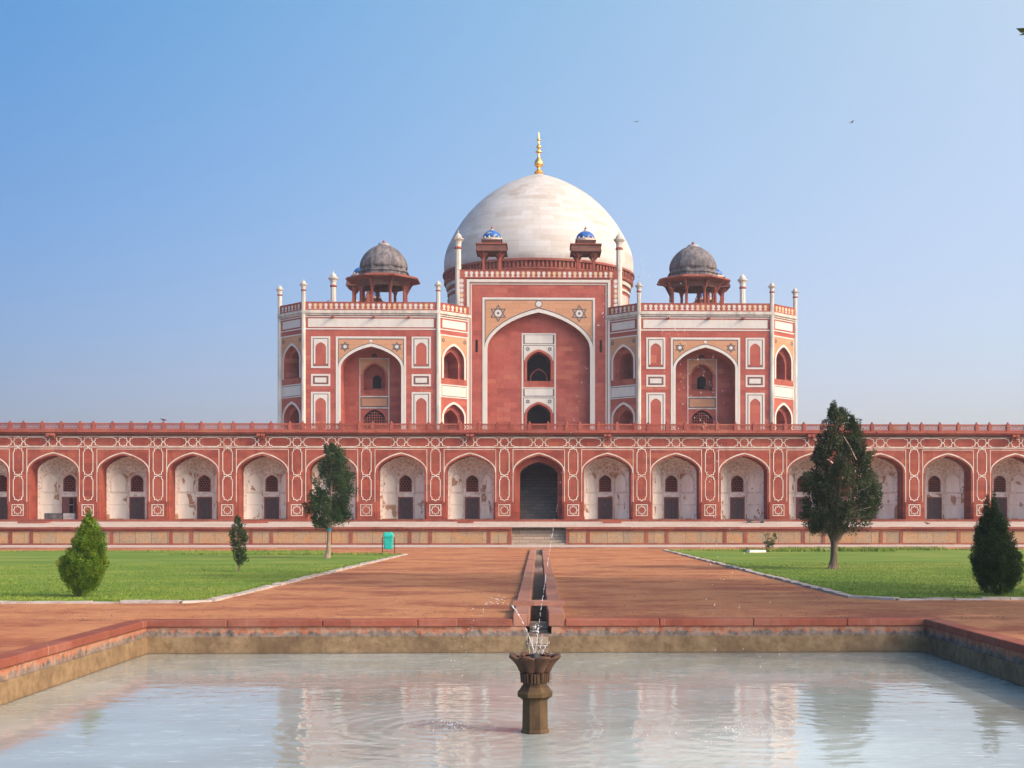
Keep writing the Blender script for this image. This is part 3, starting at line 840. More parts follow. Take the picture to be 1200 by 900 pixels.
def bay_moulding():
    mb = MB()
    zl = 4.05 - ZB
    for F, w in ((FB, 1.3), (FL, sl), (FR, sl)):
        mb.box(F, -w / 2 + .03, w / 2 - .03, zl, zl + .09, 0, .045)
        mb.box(F, -w / 2 + .03, w / 2 - .03, zl - 0.95, zl - .92, 0, .02)
    mb.arch_band(FB, 0, 1.06, zl + .09, 5.1 - ZB, 5.56 - ZB, .10, 0, .05)
    for F in (FL, FR):
        mb.arch_band(F, 0, 1.42, zl + .09, 5.05 - ZB, 5.55 - ZB, .07, 0, .03)
    for s in (-1, 1):
        mb.tube([(s * .66, D2 - .03, 0.05), (s * .66, D2 - .03, ARS - .05)], [.05, .05], 5)
    return mb
def bay_panel(F):
    mb = MB(); zl = 4.05 - ZB
    mb.arch_fill(F, 0, 1.40, zl + .10, 5.05 - ZB, 5.54 - ZB, .010)
    mb.rect(F, -.85, .85, .06, 1.12, .008); mb.rect(F, -.85, .85, 1.19, 2.04, .008)
    return mb
def bay_window():
    mb = MB(); zl = 4.16 - ZB; zs, za = 5.05 - ZB, 5.50 - ZB; w = 1.0
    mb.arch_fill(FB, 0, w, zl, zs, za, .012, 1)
    mb.arch_band(FB, 0, w - .16, zl, zs, za - .08, .08, 0.012, .05, 0)
    mb.box(FB, -w / 2 + .08, w / 2 - .08, zl, zl + .07, .012, .05, 0)
    # pierced stone: hexagonal lattice of bars
    r = .125; dx = r * sqrt(3); dz = r * 1.5
    z = zl + .08; row = 0
    def inside(x, z_):
        if abs(x) > w / 2 - .10: return False
        if z_ < zs: return z_ > zl + .06
        P = arch(0, w - .18, zs, za - .09)
        for p, q in zip(P, P[1:]):
            if p[0] <= x <= q[0]: return z_ < p[1] + (q[1] - p[1]) * ((x - p[0]) / max(1e-6, q[0] - p[0]))
        return False
    done = set()
    while z < za:
        x = -w / 2 + (row % 2) * dx / 2
        while x < w / 2:
            H = [(x + r * sin(k * pi / 3), z + r * cos(k * pi / 3)) for k in range(6)]
            for k in range(6):
                p, q = H[k], H[(k + 1) % 6]
                key = (round((p[0] + q[0]) * 50), round((p[1] + q[1]) * 50))
                if key in done or not (inside(*p) and inside(*q)): continue
                done.add(key)
                mb.strip(FB, [p, q], .05, .042, th=.028)
            x += dx
        z += dz; row += 1
    return mb
def bay_door():
    mb = MB()
    z1 = 3.66 - ZB
    mb.box(FB, -.51, -.012, .02, z1, .0, .03, 0); mb.box(FB, .012, .51, .02, z1, .0, .03, 0)
    for s in (-1, 1):
        for k in range(3):
            c = s * .26; mb.box(FB, c - .19, c + .19, .12 + k * .53, .55 + k * .53, .03, .042, 0)
    mb.frame(FB, -.60, .60, 0, z1 + .09, .085, .0, .06, 1, bottom=False)
    mb.box(FB, -.012, .012, .02, z1, 0, .014, 2)
    return mb
def star8(cx, cz, r, rot=0.0):
    P = []
    for k in range(16):
        a = rot + k * pi / 8; rr = r if k % 2 == 0 else r * .74
        P.append((cx + rr * cos(a), cz + rr * sin(a)))
    return P
def cartouche(c0, c1, c, h, vertical=False, e=1.0):
    """closed notched cartouche between c0 and c1 with half height h"""
    a, b, d = h * .30, h * .74, h
    P = [(c0, 0), (c0 + a, a), (c0 + a, b), (c0 + b, b), (c0 + d, d), (c1 - d, d), (c1 - b, b), (c1 - a, b), (c1 - a, a), (c1, 0)]
    P = P + [(x, -y) for x, y in reversed(P[1:-1])]
    return [((c + y, x) if vertical else (x, c + y)) for x, y in P]
LW = .062
def bay_inlay():
    mb = MB()
    hw = PITCH / 2 - PW / 2
    zt = 7.40 - ZB
    # inverted U round the arch panel
    mb.strip(F0, [(-hw, 3.3 - ZB), (-hw, zt), (hw, zt), (hw, 3.3 - ZB)], .05, .020)
    mb.arch_band(F0, 0, ARW + .24, ARS - .12, ARS, ARA + .14, .085, -.01, .024)
    # frieze: stars over the middle of the bay, long cartouches to each side
    zc, h = 7.965 - ZB, .35
    for sx in (-1, 1):
        mb.strip(F0, cartouche(min(sx * .44, sx * 2.24), max(sx * .44, sx * 2.24), zc, h), LW, .020, True)
    mb.strip(F0, star8(0, zc, .40), .062, .024, True)
    mb.strip(F0, [(-PITCH / 2, 8.37 - ZB), (PITCH / 2, 8.37 - ZB)], .06, .020)
    mb.strip(F0, [(-PITCH / 2, 7.56 - ZB), (PITCH / 2, 7.56 - ZB)], .07, .020)
    return mb
def pier_dado():
    mb = MB()
    mb.box(F0, -.66, .66, 0.0, 3.30 - ZB, -.05, .10)
    mb.box(F0, -.70, .70, 0.0, .16, .10, .13)
    mb.box(F0, -.69, .69, 3.22 - ZB, 3.32 - ZB, .10, .125)
    for s in (-1, 1):
        mb.tube([(s * .70, -.06, .1), (s * .70, -.06, 3.2 - ZB)], [.05, .05], 6)
    return mb
def pier_inlay():
    mb = MB()
    z0, zm, z1 = 3.40 - ZB, 5.36 - ZB, 7.50 - ZB
    mb.strip(F0, cartouche(z0 - .02, zm + .03, 0, .37, True), LW, .020, True)
    mb.strip(F0, cartouche(zm - .03, z1 + .03, 0, .37, True), LW, .024, True)
    zc, h = 7.965 - ZB, .35
    mb.strip(F0, star8(0, zc, .40), .062, .024, True)
    return mb
def dado_inlay():
    mb = MB()
    mb.strip(F0, [(-.43, .30), (.43, .30), (.43, 1.14), (-.43, 1.14)], LW, .12, True)
    mb.strip(F0, star8(0, .72, .34), LW * .8, .12, True)
    return mb
def at(i): return (i * PITCH, 0, 0)
bm_wall = bay_wall().build('arch_bay', M['red_terrace'], None, world=False)
bm_apse = apse().build('niche', M['plaster'], bm_wall, world=False)
bm_mould = bay_moulding().build('moulding', M['moulding'], bm_wall, world=False)
for F in (FL, FR): bay_panel(F).build('plaster_panel', M['plaster_panel'], bm_wall, world=False)
bm_win = bay_window().build('pierced_window', [M['red_trim'], M['void']], bm_wall, world=False)
bm_door = bay_door().build('door', [M['wood'], M['red_trim'], M['void']], bm_wall, world=False)
bm_inl = bay_inlay().build('marble_inlay', M['marble_line'], bm_wall, world=False)
bays = [i for i in range(-NB, NB + 1) if i != 0]
bm_wall.parent = ter; bm_wall.location = at(bays[0])
for i in bays[1:]: copy_part(bm_wall, ter, at(i))
half = MB()
z1_ = 3.66 - ZB
half.box(FB, -.51, -.012, .02, z1_, .0, .03, 0); half.box(FB, -.012, .51, .02, z1_, .0, .004, 2)
half.box(Face(.50, D2 - .26, radians(86)), -.24, .24, .03, z1_ - .01, -.02, .02, 0)
half.frame(FB, -.60, .60, 0, z1_ + .09, .085, .0, .06, 1, bottom=False)
half_door = half.build('door', [M['door_red'], M['red_trim'], M['void']], None, world=False)
half_mesh = half_door.data; bpy.data.objects.remove(half_door)
for b_ in [o for o in ter.children if o.name.startswith('arch_bay')]:
    if round(b_.location[0] / PITCH) in (-7, 4):
        for c_ in b_.children:
            if c_.name.startswith('door'): c_.data = half_mesh; c_['label'] = 'door with one reddish leaf standing open on a dark room'
# central bay: open passage with a flight of stairs
mb = bay_wall(.75)
# inner smaller arch
IW, IS, IA = 2.96, 5.5 - ZB, 6.46 - ZB
FI = Face(0, .75)
mb.arch_wall(FI, -ARW / 2 - .02, ARW / 2 + .02, 0, ARA + .02, 0, IW, 0, IS, IA, 0)
cb = mb.build('arch_bay', M['red_terrace'], ter, at(0), world=False)
mb = MB(); mb.reveal(FI, 0, IW, 0, IS, IA, 0, -9.0)
for k in range(22):
    mb.wbox(-IW / 2 + .02, IW / 2 - .02, 1.9 + .30 * k, 9.7, .27 * k, .27 * (k + 1) - .001)
mb.build('stair_passage', M['darkstone'], cb, world=False)
o = bm_inl.copy(); COL.objects.link(o); o.parent = cb
pd = pier_dado().build('pier', M['red_terrace'], None, world=False)
pi_ = pier_inlay().build('marble_inlay', M['marble_line'], pd, world=False)
di_ = dado_inlay().build('dado_inlay', M['marble_line'], pd, world=False)
pd.parent = ter; pd.location = ((-NB - .5) * PITCH, 0, 0)
for i in range(-NB, NB + 1): copy_part(pd, ter, ((i + .5) * PITCH, 0, 0))
# body, cornice, deck
mb = MB()
mb.wbox(-TX - .7, -TX + .0, YA + .001, YA + 95, 0.1, 8.4); mb.wbox(TX, TX + .7, YA + .001, YA + 95, 0.1, 8.4)
mb.wbox(-TX - .7, TX + .7, YA + 94, YA + 95.0, 0.1, 8.4)
mb.build('side_wall', M['red_terrace'], ter)
mb = MB(); mb.wbox(-TX - .7, TX + .7, YA - .12, YA + 95.2, 8.402, 8.55); mb.build('cornice_bed', M['dark_streaked'], ter)
mb = MB()
n = 60; r = random.Random(2)
for k in range(n):
    a, b = -TX - 1 + (2 * TX + 2) * k / n, -TX - 1 + (2 * TX + 2) * (k + 1) / n
    dn = r.uniform(-.03, .02)
    mb.box(Face(0, YA), a + .006, b - .006, 8.68, 8.84 + r.uniform(-.01, .01), -.6, .46 + dn)
mb.box(Face(0, YA), -TX - .8, TX + .8, 8.551, 8.679, -.6, .26)
mb.build('cornice', M['red_trim'], ter)
mb = MB(); mb.wbox(-TX - .7, TX + .7, YA + .55, YA + 95, 8.56, 8.86); mb.build('deck', M['paving'], ter)
# railing
mb = MB(); FRa = Face(0, YA - .26)
mb.box(FRa, -TX, TX, 8.845, 8.95, -.07, .07)
mb.box(FRa, -TX, TX, 9.28, 9.40, -.065, .065)
posts = []
for i in range(-NB, NB + 1):
    c = i * PITCH
    e = PITCH / 2 - .51
    posts += [c - e, c - e / 3, c + e / 3, c + e]
posts = [-TX + .05] + posts + [TX - .05]
for a, b in zip(posts, posts[1:]):
    a, b = a + .1, b - .1; w = b - a
    m_ = .06
    mb.box(FRa, a, a + m_, 8.95, 9.28, -.035, .035); mb.box(FRa, b - m_, b, 8.95, 9.28, -.035, .035)
    nx = max(4, round((w - .12) / .115)); dx = (w - 2 * m_) / nx
    for k in range(nx):
        x = a + m_ + dx * k
        mb.strip(FRa, [(x, 8.955), (x + dx, 9.275)], .034, .016, th=.03); mb.strip(FRa, [(x + dx, 8.955), (x, 9.275)], .034, .022, th=.03)
rail = mb.build('railing', M['red_trim'], ter)
pm = MB()
pm.box(F0, -.11, .11, 0, .56, -.11, .11)
pm.lathe(0, 0, [(.115, .56), (.13, .585), (.08, .63), (.085, .67), (.02, .74), (0.0, .75)], 8)
po = pm.build('railing_post', M['red_trim'], rail, (posts[0], FRa.y - YA, 8.845 - ZB), world=False)
for p in posts[1:]:
    c = po.copy(); COL.objects.link(c); c.parent = rail; c.location = (p, FRa.y - YA, 8.845 - ZB)
# water spouts under the cornice
sp = MB()
for s in (-.16, .16):
    sp.box(F0, s - .13, s + .13, 0, .2, -.1, .62)
    sp.box(F0, s - .10, s + .10, -.14, -.005, -.1, .34)
spx = [-37.6, -21.5, -5.35, 5.35, 21.3, 37.4, -43.5, 43.0]
so = sp.build('water_spout', M['red_trim'], ter, (spx[0], 0, 8.42 - ZB - .03), world=False)
for x in spx[1:]:
    c = so.copy(); COL.objects.link(c); c.parent = ter; c.location = (x, 0, 8.42 - ZB - .03)

# ================================================================== mausoleum
YT = 122.0
ZF = 8.862
tomb = thing('domed_mausoleum', (0, 147.2, ZF), 'domed mausoleum of red sandstone and white marble standing on the arcaded terrace', 'tomb')
ZPB, ZPT = 21.72, 22.53              # pavilion parapet
ZC0 = 21.26
def kangura(mb, F, u0, u1, z0, z1, n, seed, vertical=False, step=.51):
    """row of white merlon shaped inlays"""
    r = random.Random(seed)
    L = u1 - u0; k = max(1, round(L / step)); d = L / k; H = z1 - z0
    for i in range(k):
        c = u0 + d * (i + .5)
        m = 1 if r.random() < .42 else 0
        rr = min(d * .37, H * .27)
        zc = z0 + H * .64
        P = [(c + rr * cos(a), zc + rr * sin(a)) for a in [radians(-62 + q * 38) for q in range(9) ] if a < radians(243)]
        P = P + [(c - .07, zc - rr * 1.05), (c - d * .33, z0 + H * .06), (c + d * .33, z0 + H * .06), (c + .07, zc - rr * 1.05)]
        mb.poly(F, P, n, m)
def star6(mb, F, cu, cz, r, n, w, m=0):
    for s in (1, -1):
        P = [(cu + r * sin(2 * pi * k / 3), cz + s * r * cos(2 * pi * k / 3)) for k in range(3)]
        mb.strip(F, P, w, n + (.004 if s > 0 else 0), True, m, th=.02)
def disc(mb, F, cu, cz, r, n, m=0, k=14):
    mb.poly(F, [(cu + r * cos(2 * pi * i / k), cz + r * sin(2 * pi * i / k)) for i in range(k)], n, m)

class Parts:
    """the meshes of one wing of the tomb"""
    NAMES = dict(wall=('wall', 'red'), inner=('recess_wall', 'red'), reveal=('recess_vault', 'red'), trim=('marble_trim', 'marble'), frame_in=('window_surround', 'marble_grey'), buff=('buff_spandrel', 'buff'), slate=('dark_inlay', 'slate'), infill=('blind_niche', 'red_inlay'), void=('window', 'void'), jali=('balustrade', 'red_trim'), cornice=('cornice', 'marble_grey'), parapet=('parapet', 'red_trim'), kangura=('parapet_inlay', ('marble', 'marble_cream')), spout=('rain_spout', 'red_trim'), archring=('window_arch', 'red_inlay'), pinkline=('inner_moulding', 'pink'))
    def __init__(s): s.d, s.cur, s.k = {}, (0, 'marble_trim'), 0
    def scope(s, trim='marble_trim'):
        """everything added from here on is a feature of its own"""
        s.k += 1; s.cur = (s.k, trim)
    def __getitem__(s, k): return s.d.setdefault((k,) + ((0, '') if k == 'wall' else s.cur), MB())
    def build(s, name):
        body = s['wall'].build(name, M['red'], tomb)
        for (k, _i, trim), mb in s.d.items():
            if k == 'wall' or not mb.f: continue
            nm, mt = s.NAMES[k]
            mt = [M[x] for x in mt] if isinstance(mt, tuple) else M[mt]
            mb.build(trim if k == 'trim' else nm, mt, body)
        return body
def chamfer_face(P, F, w):
    """angled bay with two arched openings, one over the other"""
    h = w / 2
    wl = P['wall']
    aw = 2.62
    wl.arch_wall(F, -h, h, ZF, 13.9, 0, aw, ZF, 11.75, 12.95)
    wl.arch_wall(F, -h, h, 13.9, ZC0, 0, aw, 15.38, 17.2, 18.55)
    for zb, zs, za in ((ZF, 11.75, 12.95), (15.38, 17.2, 18.55)):
        P.scope('arch_frame'); mr, inn = P['trim'], P['inner']
        wl.reveal(F, 0, aw, zb, zs, za, 0, -.5)
        # vaulted alcove: narrower arch inside
        inn.arch_wall(F, -aw / 2, aw / 2, zb, za, 0, aw * .74, zb, zs - .35, za - .5, -.5)
        inn.reveal(F, 0, aw * .74, zb, zs - .35, za - .5, -.5, -2.0)
        inn.arch_fill(F, 0, aw * .74, zb, zs - .35, za - .5, -2.0)
        mr.arch_band(F, 0, aw, zb if zb > ZF + 1 else ZF, zs, za, .21, -.01, .03)
    P['void'].rect(F, -.3, .0, 15.5, 16.2, -1.99)
    # balustrade in the upper opening
    P['jali'].box(F, -aw / 2, aw / 2, 14.9, 15.38, -.06, -.002 + .02)
    # frames
    P.scope('marble_panel'); mr = P['trim']
    mr.frame(F, -h + .30, h - .30, 13.55, 14.80, .10, -.01, .028)
    mr.box(F, -h + .46, h - .46, 13.72, 14.63, -.01, .034)
    P['slate'].frame(F, -h + .40, h - .40, 13.65, 14.70, .06, -.01, .024)
    for z, t in ((19.42, .12), (19.95, .11), (21.08, .10)): P.scope('string_course'); P['trim'].box(F, -h + .2, h - .2, z, z + t, -.01, .03)
    P.scope('marble_panel'); P['trim'].box(F, -h + .5, h - .5, 20.2, 20.94, -.01, .03)
    P.scope(); bf = P['buff']
    bf.spandrel(F, -h + .28, h - .28, 19.42, 0, aw + .42, 17.4, 18.55 + .24, .012)
    for s in (-1, 1):
        P.scope('edge_strip'); star6(P['slate'], F, s * (h - .62), 19.0, .2, .03, .05)
        P['trim'].box(F, s * (h - .24) - .07, s * (h - .24) + .07, ZF, 19.42, -.01, .032)
def blind_niche(P, F, uc, w, z0, z1, arched=True):
    P.scope('niche_frame' if arched else 'marble_panel'); mr = P['trim']
    mr.frame(F, uc - w / 2, uc + w / 2, z0, z1, .17, -.01, .034, bottom=z0 > ZF + .5)
    if arched:
        iw = w - .82
        zs, za = z1 - 1.05, z1 - .55
        zb = z0 + .42 if z0 > ZF + .5 else z0
        P['slate'].frame(F, uc - w / 2 + .19, uc + w / 2 - .19, z0 + .19, z1 - .19, .05, -.01, .028, bottom=z0 > ZF + .5)
        mr.arch_band(F, uc, iw, zb, zs, za, .15, -.01, .032)
        mr.spandrel(F, uc - iw / 2 - .15, uc + iw / 2 + .15, z1 - .24, uc, iw + .3, zs, za + .15 * 1.15, .024)
        P['infill'].arch_fill(F, uc, iw, zb, zs, za, .012)
    else:
        P['slate'].frame(F, uc - w / 2 + .26, uc + w / 2 - .26, z0 + .24, z1 - .24, .07, -.01, .03)
        mr.box(F, uc - w / 2 + .36, uc + w / 2 - .36, z0 + .34, z1 - .34, -.01, .03)
def iwan_front(P, F, h):
    """broad front of a corner pavilion; h half width"""
    P.scope('arch_frame'); wl, mr, bf, inn = P['wall'], P['trim'], P['buff'], P['inner']
    aw, zs, za = 5.72, 16.3, 18.30
    wl.arch_wall(F, -h, h, ZF, ZC0, 0, aw, ZF, zs, za)
    D = 2.5
    P['reveal'].reveal(F, 0, aw, ZF, zs, za, 0, -D)
    mr.arch_band(F, 0, aw, ZF, zs, za, .25, -.01, .035)
    P['slate'].arch_band(F, 0, aw + .52, zs - .8, zs, za + .30, .06, -.01, .03)
    P.scope('recess_frame'); mr = P['trim']
    mr.frame(F, -3.32, 3.32, ZF, 19.25, .19, -.01, .04, bottom=False)
    P['slate'].frame(F, -3.12, 3.12, zs - .8, 19.05, .07, -.01, .028, bottom=False)
    bf.spandrel(F, -3.05, 3.05, 18.98, 0, aw + .64, zs - .2, za + .36, .014)
    for s in (-1, 1):
        P.scope('star_boss'); mr = P['trim']
        star6(P['slate'], F, s * 2.45, 18.28, .42, .032, .08); disc(mr, F, s * 2.45, 18.28, .17, .03)
    P.scope('round_boss'); disc(P['trim'], F, 0, 18.82, .14, .034); P.scope()
    # back wall of the recess
    FBk = Face(*F(0, -D, 0)[:2], math.atan2(F.s, F.c))
    bw = 1.45
    # side fields of the back wall
    wa = 2.1
    A = arch(0, aw, zs, za)
    def zarch(u):
        for p, q in zip(A, A[1:]):
            if p[0] <= u <= q[0]: return p[1] + (q[1] - p[1]) * (u - p[0]) / max(1e-6, q[0] - p[0])
        return zs
    us = sorted(set([p[0] for p in A] + [-bw, bw, -wa / 2, wa / 2]))
    for a, b in zip(us, us[1:]):
        c = (a + b) / 2
        if abs(c) > wa / 2:
            inn.quad(FBk(a, 0, ZF), FBk(b, 0, ZF), FBk(b, 0, zarch(b)), FBk(a, 0, zarch(a)))
        else:
            inn.quad(FBk(a, 0, 17.2), FBk(b, 0, 17.2), FBk(b, 0, zarch(b)), FBk(a, 0, zarch(a)))
    # stacked openings between
    inn.arch_wall(FBk, -wa / 2, wa / 2, 13.6, 17.2, 0, wa - .02, 14.0, 15.85, 16.95)
    inn.arch_wall(FBk, -wa / 2, wa / 2, ZF, 13.6, 0, wa - .02, ZF, 11.6, 12.55)
    inn.reveal(FBk, 0, wa - .02, 14.0, 15.85, 16.95, 0, -1.3); inn.arch_fill(FBk, 0, wa - .02, 14.0, 15.85, 16.95, -1.3)
    inn.reveal(FBk, 0, wa - .02, ZF, 11.6, 12.55, 0, -.3)
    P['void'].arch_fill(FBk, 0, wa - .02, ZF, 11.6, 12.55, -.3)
    P.scope()
    for k in range(9):
        u = -wa / 2 + .12 + k * .23
        P['jali'].box(FBk, u - .03, u + .03, ZF, 12.4 - abs(u) * .75, -.27, -.2)
    for k in range(14): P['jali'].box(FBk, -wa / 2 + .04 + max(0, k - 10.5) * .22, wa / 2 - .04 - max(0, k - 10.5) * .22, ZF + .1 + k * .25, ZF + .16 + k * .25, -.262, -.212)
    P.scope(); P['void'].arch_fill(FBk, .1, .86, 14.7, 15.6, 16.0, -1.28)
    P['jali'].box(FBk, -wa / 2 + .02, wa / 2 - .02, 14.0, 14.42, -.2, -.1)
    P['frame_in'].frame(FBk, -bw, bw, ZF, 17.5, .10, -.01, .05, bottom=False)
    for z in (13.72, 12.62): P['frame_in'].box(FBk, -bw + .1, bw - .1, z, z + .11, -.01, .05)
    P.scope(); bf = P['buff']; bf.box(FBk, -bw + .22, bw - .22, 12.86, 13.6, -.01, .03)
    P['slate'].frame(FBk, -bw + .12, bw - .12, 12.76, 13.70, .08, -.01, .025)
    P.scope(); bf = P['buff']; bf.spandrel(FBk, -bw + .12, bw - .12, 17.38, 0, wa + .3, 15.95, 17.1, .014)
    # window over the bay
    P['void'].arch_fill(FBk, 0, .55, 17.62, 17.74, 17.92, .012)
    # blind niches and panels at both sides
    for s in (-1, 1):
        uc = s * 4.76
        blind_niche(P, F, uc, 1.82, 16.24, 19.25)
        blind_niche(P, F, uc, 1.82, 14.53, 15.68, False)
        blind_niche(P, F, uc, 1.82, ZF, 13.98)
    # long marble panel and string courses
    P.scope('marble_panel'); P['trim'].box(F, -h + .42, h - .42, 20.14, 20.94, -.01, .03)
    for z, t in ((19.9, .12), (21.08, .10)): P.scope('string_course'); P['trim'].box(F, -h + .2, h - .2, z, z + t, -.01, .035)
    for s in (-1, 0, 1):
        u = s * 3.6 + .3 * (s == 0)
        P.scope(); P['spout'].box(F, u - .1, u + .1, 21.0, 21.16, -.05, .55)
def crown(P, F, w, seed):
    """cornice and parapet along a face of width w"""
    P.scope()
    h = w / 2
    P['cornice'].box(F, -h, h, ZC0, 21.44, -.3, .10); P['cornice'].box(F, -h, h, 21.442, ZPB, -.3, .24)
    P['parapet'].box(F, -h, h, ZPB, ZPT, -.28, .10)
    kangura(P['kangura'], F, -h + .38, h - .38, ZPB + .10, ZPT - .10, .104, seed)
    for z in (ZPB + .02, ZPT - .05): P['parapet'].box(F, -h + .3, h - .3, z, z + .04, .10, .13)

RC = 2.8
CW = RC * sqrt(2)
for sx in (-1, 1):
    P = Parts()
    xc = sx * 15.93; hw = 6.375
    Ff = Face(xc, YT, 0)
    iwan_front(P, Ff, hw); crown(P, Ff, 2 * hw, 10 + sx)
    # chamfers: left end (facing front-left), right end (facing front-right)
    xl, xr = xc - hw, xc + hw
    FLc = Face(xl - RC / 2, YT + RC / 2, radians(-45)); FRc = Face(xr + RC / 2, YT + RC / 2, radians(45))
    for F, sd_ in ((FLc, 20), (FRc, 30)):
        chamfer_face(P, F, CW); crown(P, F, CW, sd_ + sx)
    # outer side wall and the chamfer behind it
    xo = sx * (15.93 + hw + RC)
    FS = Face(xo, YT + RC + 6.4, radians(90) if sx > 0 else radians(-90))
    P['wall'].rect(FS, -6.4, 6.4, ZF, ZC0, 0); crown(P, FS, 12.8, 40 + sx)
    for s in (-1, 1): P.scope('edge_strip'); P['trim'].box(FS, s * 3.3 - .1, s * 3.3 + .1, ZF, 19.25, -.01, .03)
    FK = Face(xo - sx * RC / 2, YT + RC + 12.8 + RC / 2, radians(135) if sx > 0 else radians(-135))
    P['wall'].rect(FK, -CW / 2, CW / 2, ZF, ZC0, 0); crown(P, FK, CW, 50 + sx)
    P.build('corner_pavilion')

# ---- portal
YPt = YT + RC
FPt = Face(0, YPt)
HP = 7.98
ZT0, ZT1 = 25.33, 26.17
P = Parts(); P.scope()
aw, zs, za = 10.0, 18.5, 22.05
P['wall'].arch_wall(FPt, -6.78, 6.78, ZF, ZC0 + 1.4, 0, aw, ZF, zs, za)
for s in (-1, 1):
    P['wall'].rect(FPt, min(s * 6.78, s * HP), max(s * 6.78, s * HP), ZC0, ZC0 + 1.4, 0)
P['wall'].rect(FPt, -HP, HP, ZC0 + 1.4, ZT0, 0)
DR = .95
P['wall'].reveal(FPt, 0, aw, ZF, zs, za, 0, -DR)
for s in (-1, 1):   # sides and back of the portal slab
    P['wall'].quad((s * HP, YPt, ZC0), (s * HP, YPt + 3.2, ZC0), (s * HP, YPt + 3.2, ZT0), (s * HP, YPt, ZT0))
P['wall'].quad((-HP, YPt + 3.2, ZC0), (HP, YPt + 3.2, ZC0), (HP, YPt + 3.2, ZT0), (-HP, YPt + 3.2, ZT0))
P['wall'].quad((-HP, YPt, ZT0), (HP, YPt, ZT0), (HP, YPt + 3.2, ZT0), (-HP, YPt + 3.2, ZT0))
# back wall of the great arch with the window bay
FBk = Face(0, YPt + DR)
wa = 2.36
A = arch(0, aw, zs, za)
def zar(u):
    for p, q in zip(A, A[1:]):
        if p[0] <= u <= q[0]: return p[1] + (q[1] - p[1]) * (u - p[0]) / max(1e-6, q[0] - p[0])
    return zs
us = sorted(set([p[0] for p in A] + [-wa / 2, wa / 2]))
for a, b in zip(us, us[1:]):
    if abs((a + b) / 2) > wa / 2: P['inner'].quad(FBk(a, 0, ZF), FBk(b, 0, ZF), FBk(b, 0, zar(b)), FBk(a, 0, zar(a)))
    else: P['inner'].quad(FBk(a, 0, 18.7), FBk(b, 0, 18.7), FBk(b, 0, zar(b)), FBk(a, 0, zar(a)))
for zb, zm, zs2, za2 in ((15.45, 14.3, 17.35, 18.35), (ZF, ZF, 12.2, 13.2)):
    top = 18.7 if zm > 10 else 14.3
    P.scope('window_spandrel')
    P['inner'].arch_wall(FBk, -wa / 2, wa / 2, zm, top, 0, wa - .02, zb, zs2, za2)
    P['inner'].reveal(FBk, 0, wa - .02, zb, zs2, za2, 0, -2.2)
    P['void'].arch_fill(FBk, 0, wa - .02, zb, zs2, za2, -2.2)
    P['archring'].arch_band(FBk, 0, wa - .02, zb, zs2, za2, .18, -.01, .05)
    # marble spandrel
    P['trim'].spandrel(FBk, -1.5, 1.5, za2 + .62, 0, wa + .36, zs2 + .12, za2 + .22, .025)
    P['slate'].frame(FBk, -1.5, 1.5, zs2, za2 + .62, .05, .0, .035, bottom=False)
    for s in (-1, 1): star6(P['slate'], FBk, s * 1.08, za2 + .24, .19, .04, .05)
P.scope('window_frame'); tr, slt = P['trim'], P['slate']
tr.frame(FBk, -1.68, 1.68, ZF, 20.15, .15, -.01, .045, bottom=False)
for z in (18.98, 14.72, 13.83): tr.box(FBk, -1.53, 1.53, z, z + .10, -.01, .045)
for z0, z1 in ((19.12, 19.96), (13.98, 14.68)):
    P.scope('marble_panel'); tr, slt = P['trim'], P['slate']
    tr.box(FBk, -1.38, 1.38, z0 + .03, z1, -.01, .04)
    slt.frame(FBk, -1.5, 1.5, z0 - .04, z1 + .06, .07, -.01, .03)
P['jali'].box(FBk, -wa / 2 + .02, wa / 2 - .02, 15.0, 15.44, -.2, -.05 + .06)
# smaller inner arch deep in the windows
for zb, zs2, za2 in ((15.45, 16.0, 16.8),):
    P['inner'].arch_band(FBk, 0, 1.5, zb, zs2, za2, .12, -2.19, -2.12)
# frames of the portal
P.scope('arch_frame'); tr, slt = P['trim'], P['slate']
tr.arch_band(FPt, 0, aw, ZF, zs, za, .30, -.01, .04)
slt.arch_band(FPt, 0, aw + .62, zs - .6, zs, za + .36, .08, -.01, .034)
P.scope('recess_frame'); tr, slt = P['trim'], P['slate']
tr.frame(FPt, -5.48, 5.48, ZF, 23.48, .20, -.01, .045, bottom=False)
slt.frame(FPt, -5.27, 5.27, zs - .6, 23.27, .08, -.01, .03, bottom=False)
P['buff'].spandrel(FPt, -5.19, 5.19, 23.19, 0, aw + .78, zs - .1, za + .46, .016)
for s in (-1, 1):
    P.scope('star_boss'); tr, slt = P['trim'], P['slate']
    star6(slt, FPt, s * 3.95, 21.95, .78, .034, .09); disc(tr, FPt, s * 3.95, 21.95, .34, .03)
    disc(slt, FPt, s * 3.95, 21.95, .13, .036)
P.scope('round_boss'); tr, slt = P['trim'], P['slate']
disc(slt, FPt, 0, 22.86, .36, .03); disc(tr, FPt, 0, 22.86, .28, .036)
for s in (-1, 1): P.scope(); P['void'].rect(FPt, s * 6.05 - .12, s * 6.05 + .12, 18.15, 19.35, .006)
# outer double frame
P.scope('portal_frame'); tr = P['trim']
tr.frame(FPt, -7.0, 7.0, ZF, 25.22, .26, -.01, .16, bottom=False)
P['pinkline'].frame(FPt, -6.74, 6.74, ZF, 24.96, .12, -.01, .10, bottom=False)
P.scope('inner_frame'); tr = P['trim']; tr.frame(FPt, -6.62, 6.62, ZF, 24.84, .10, -.01, .06, bottom=False)
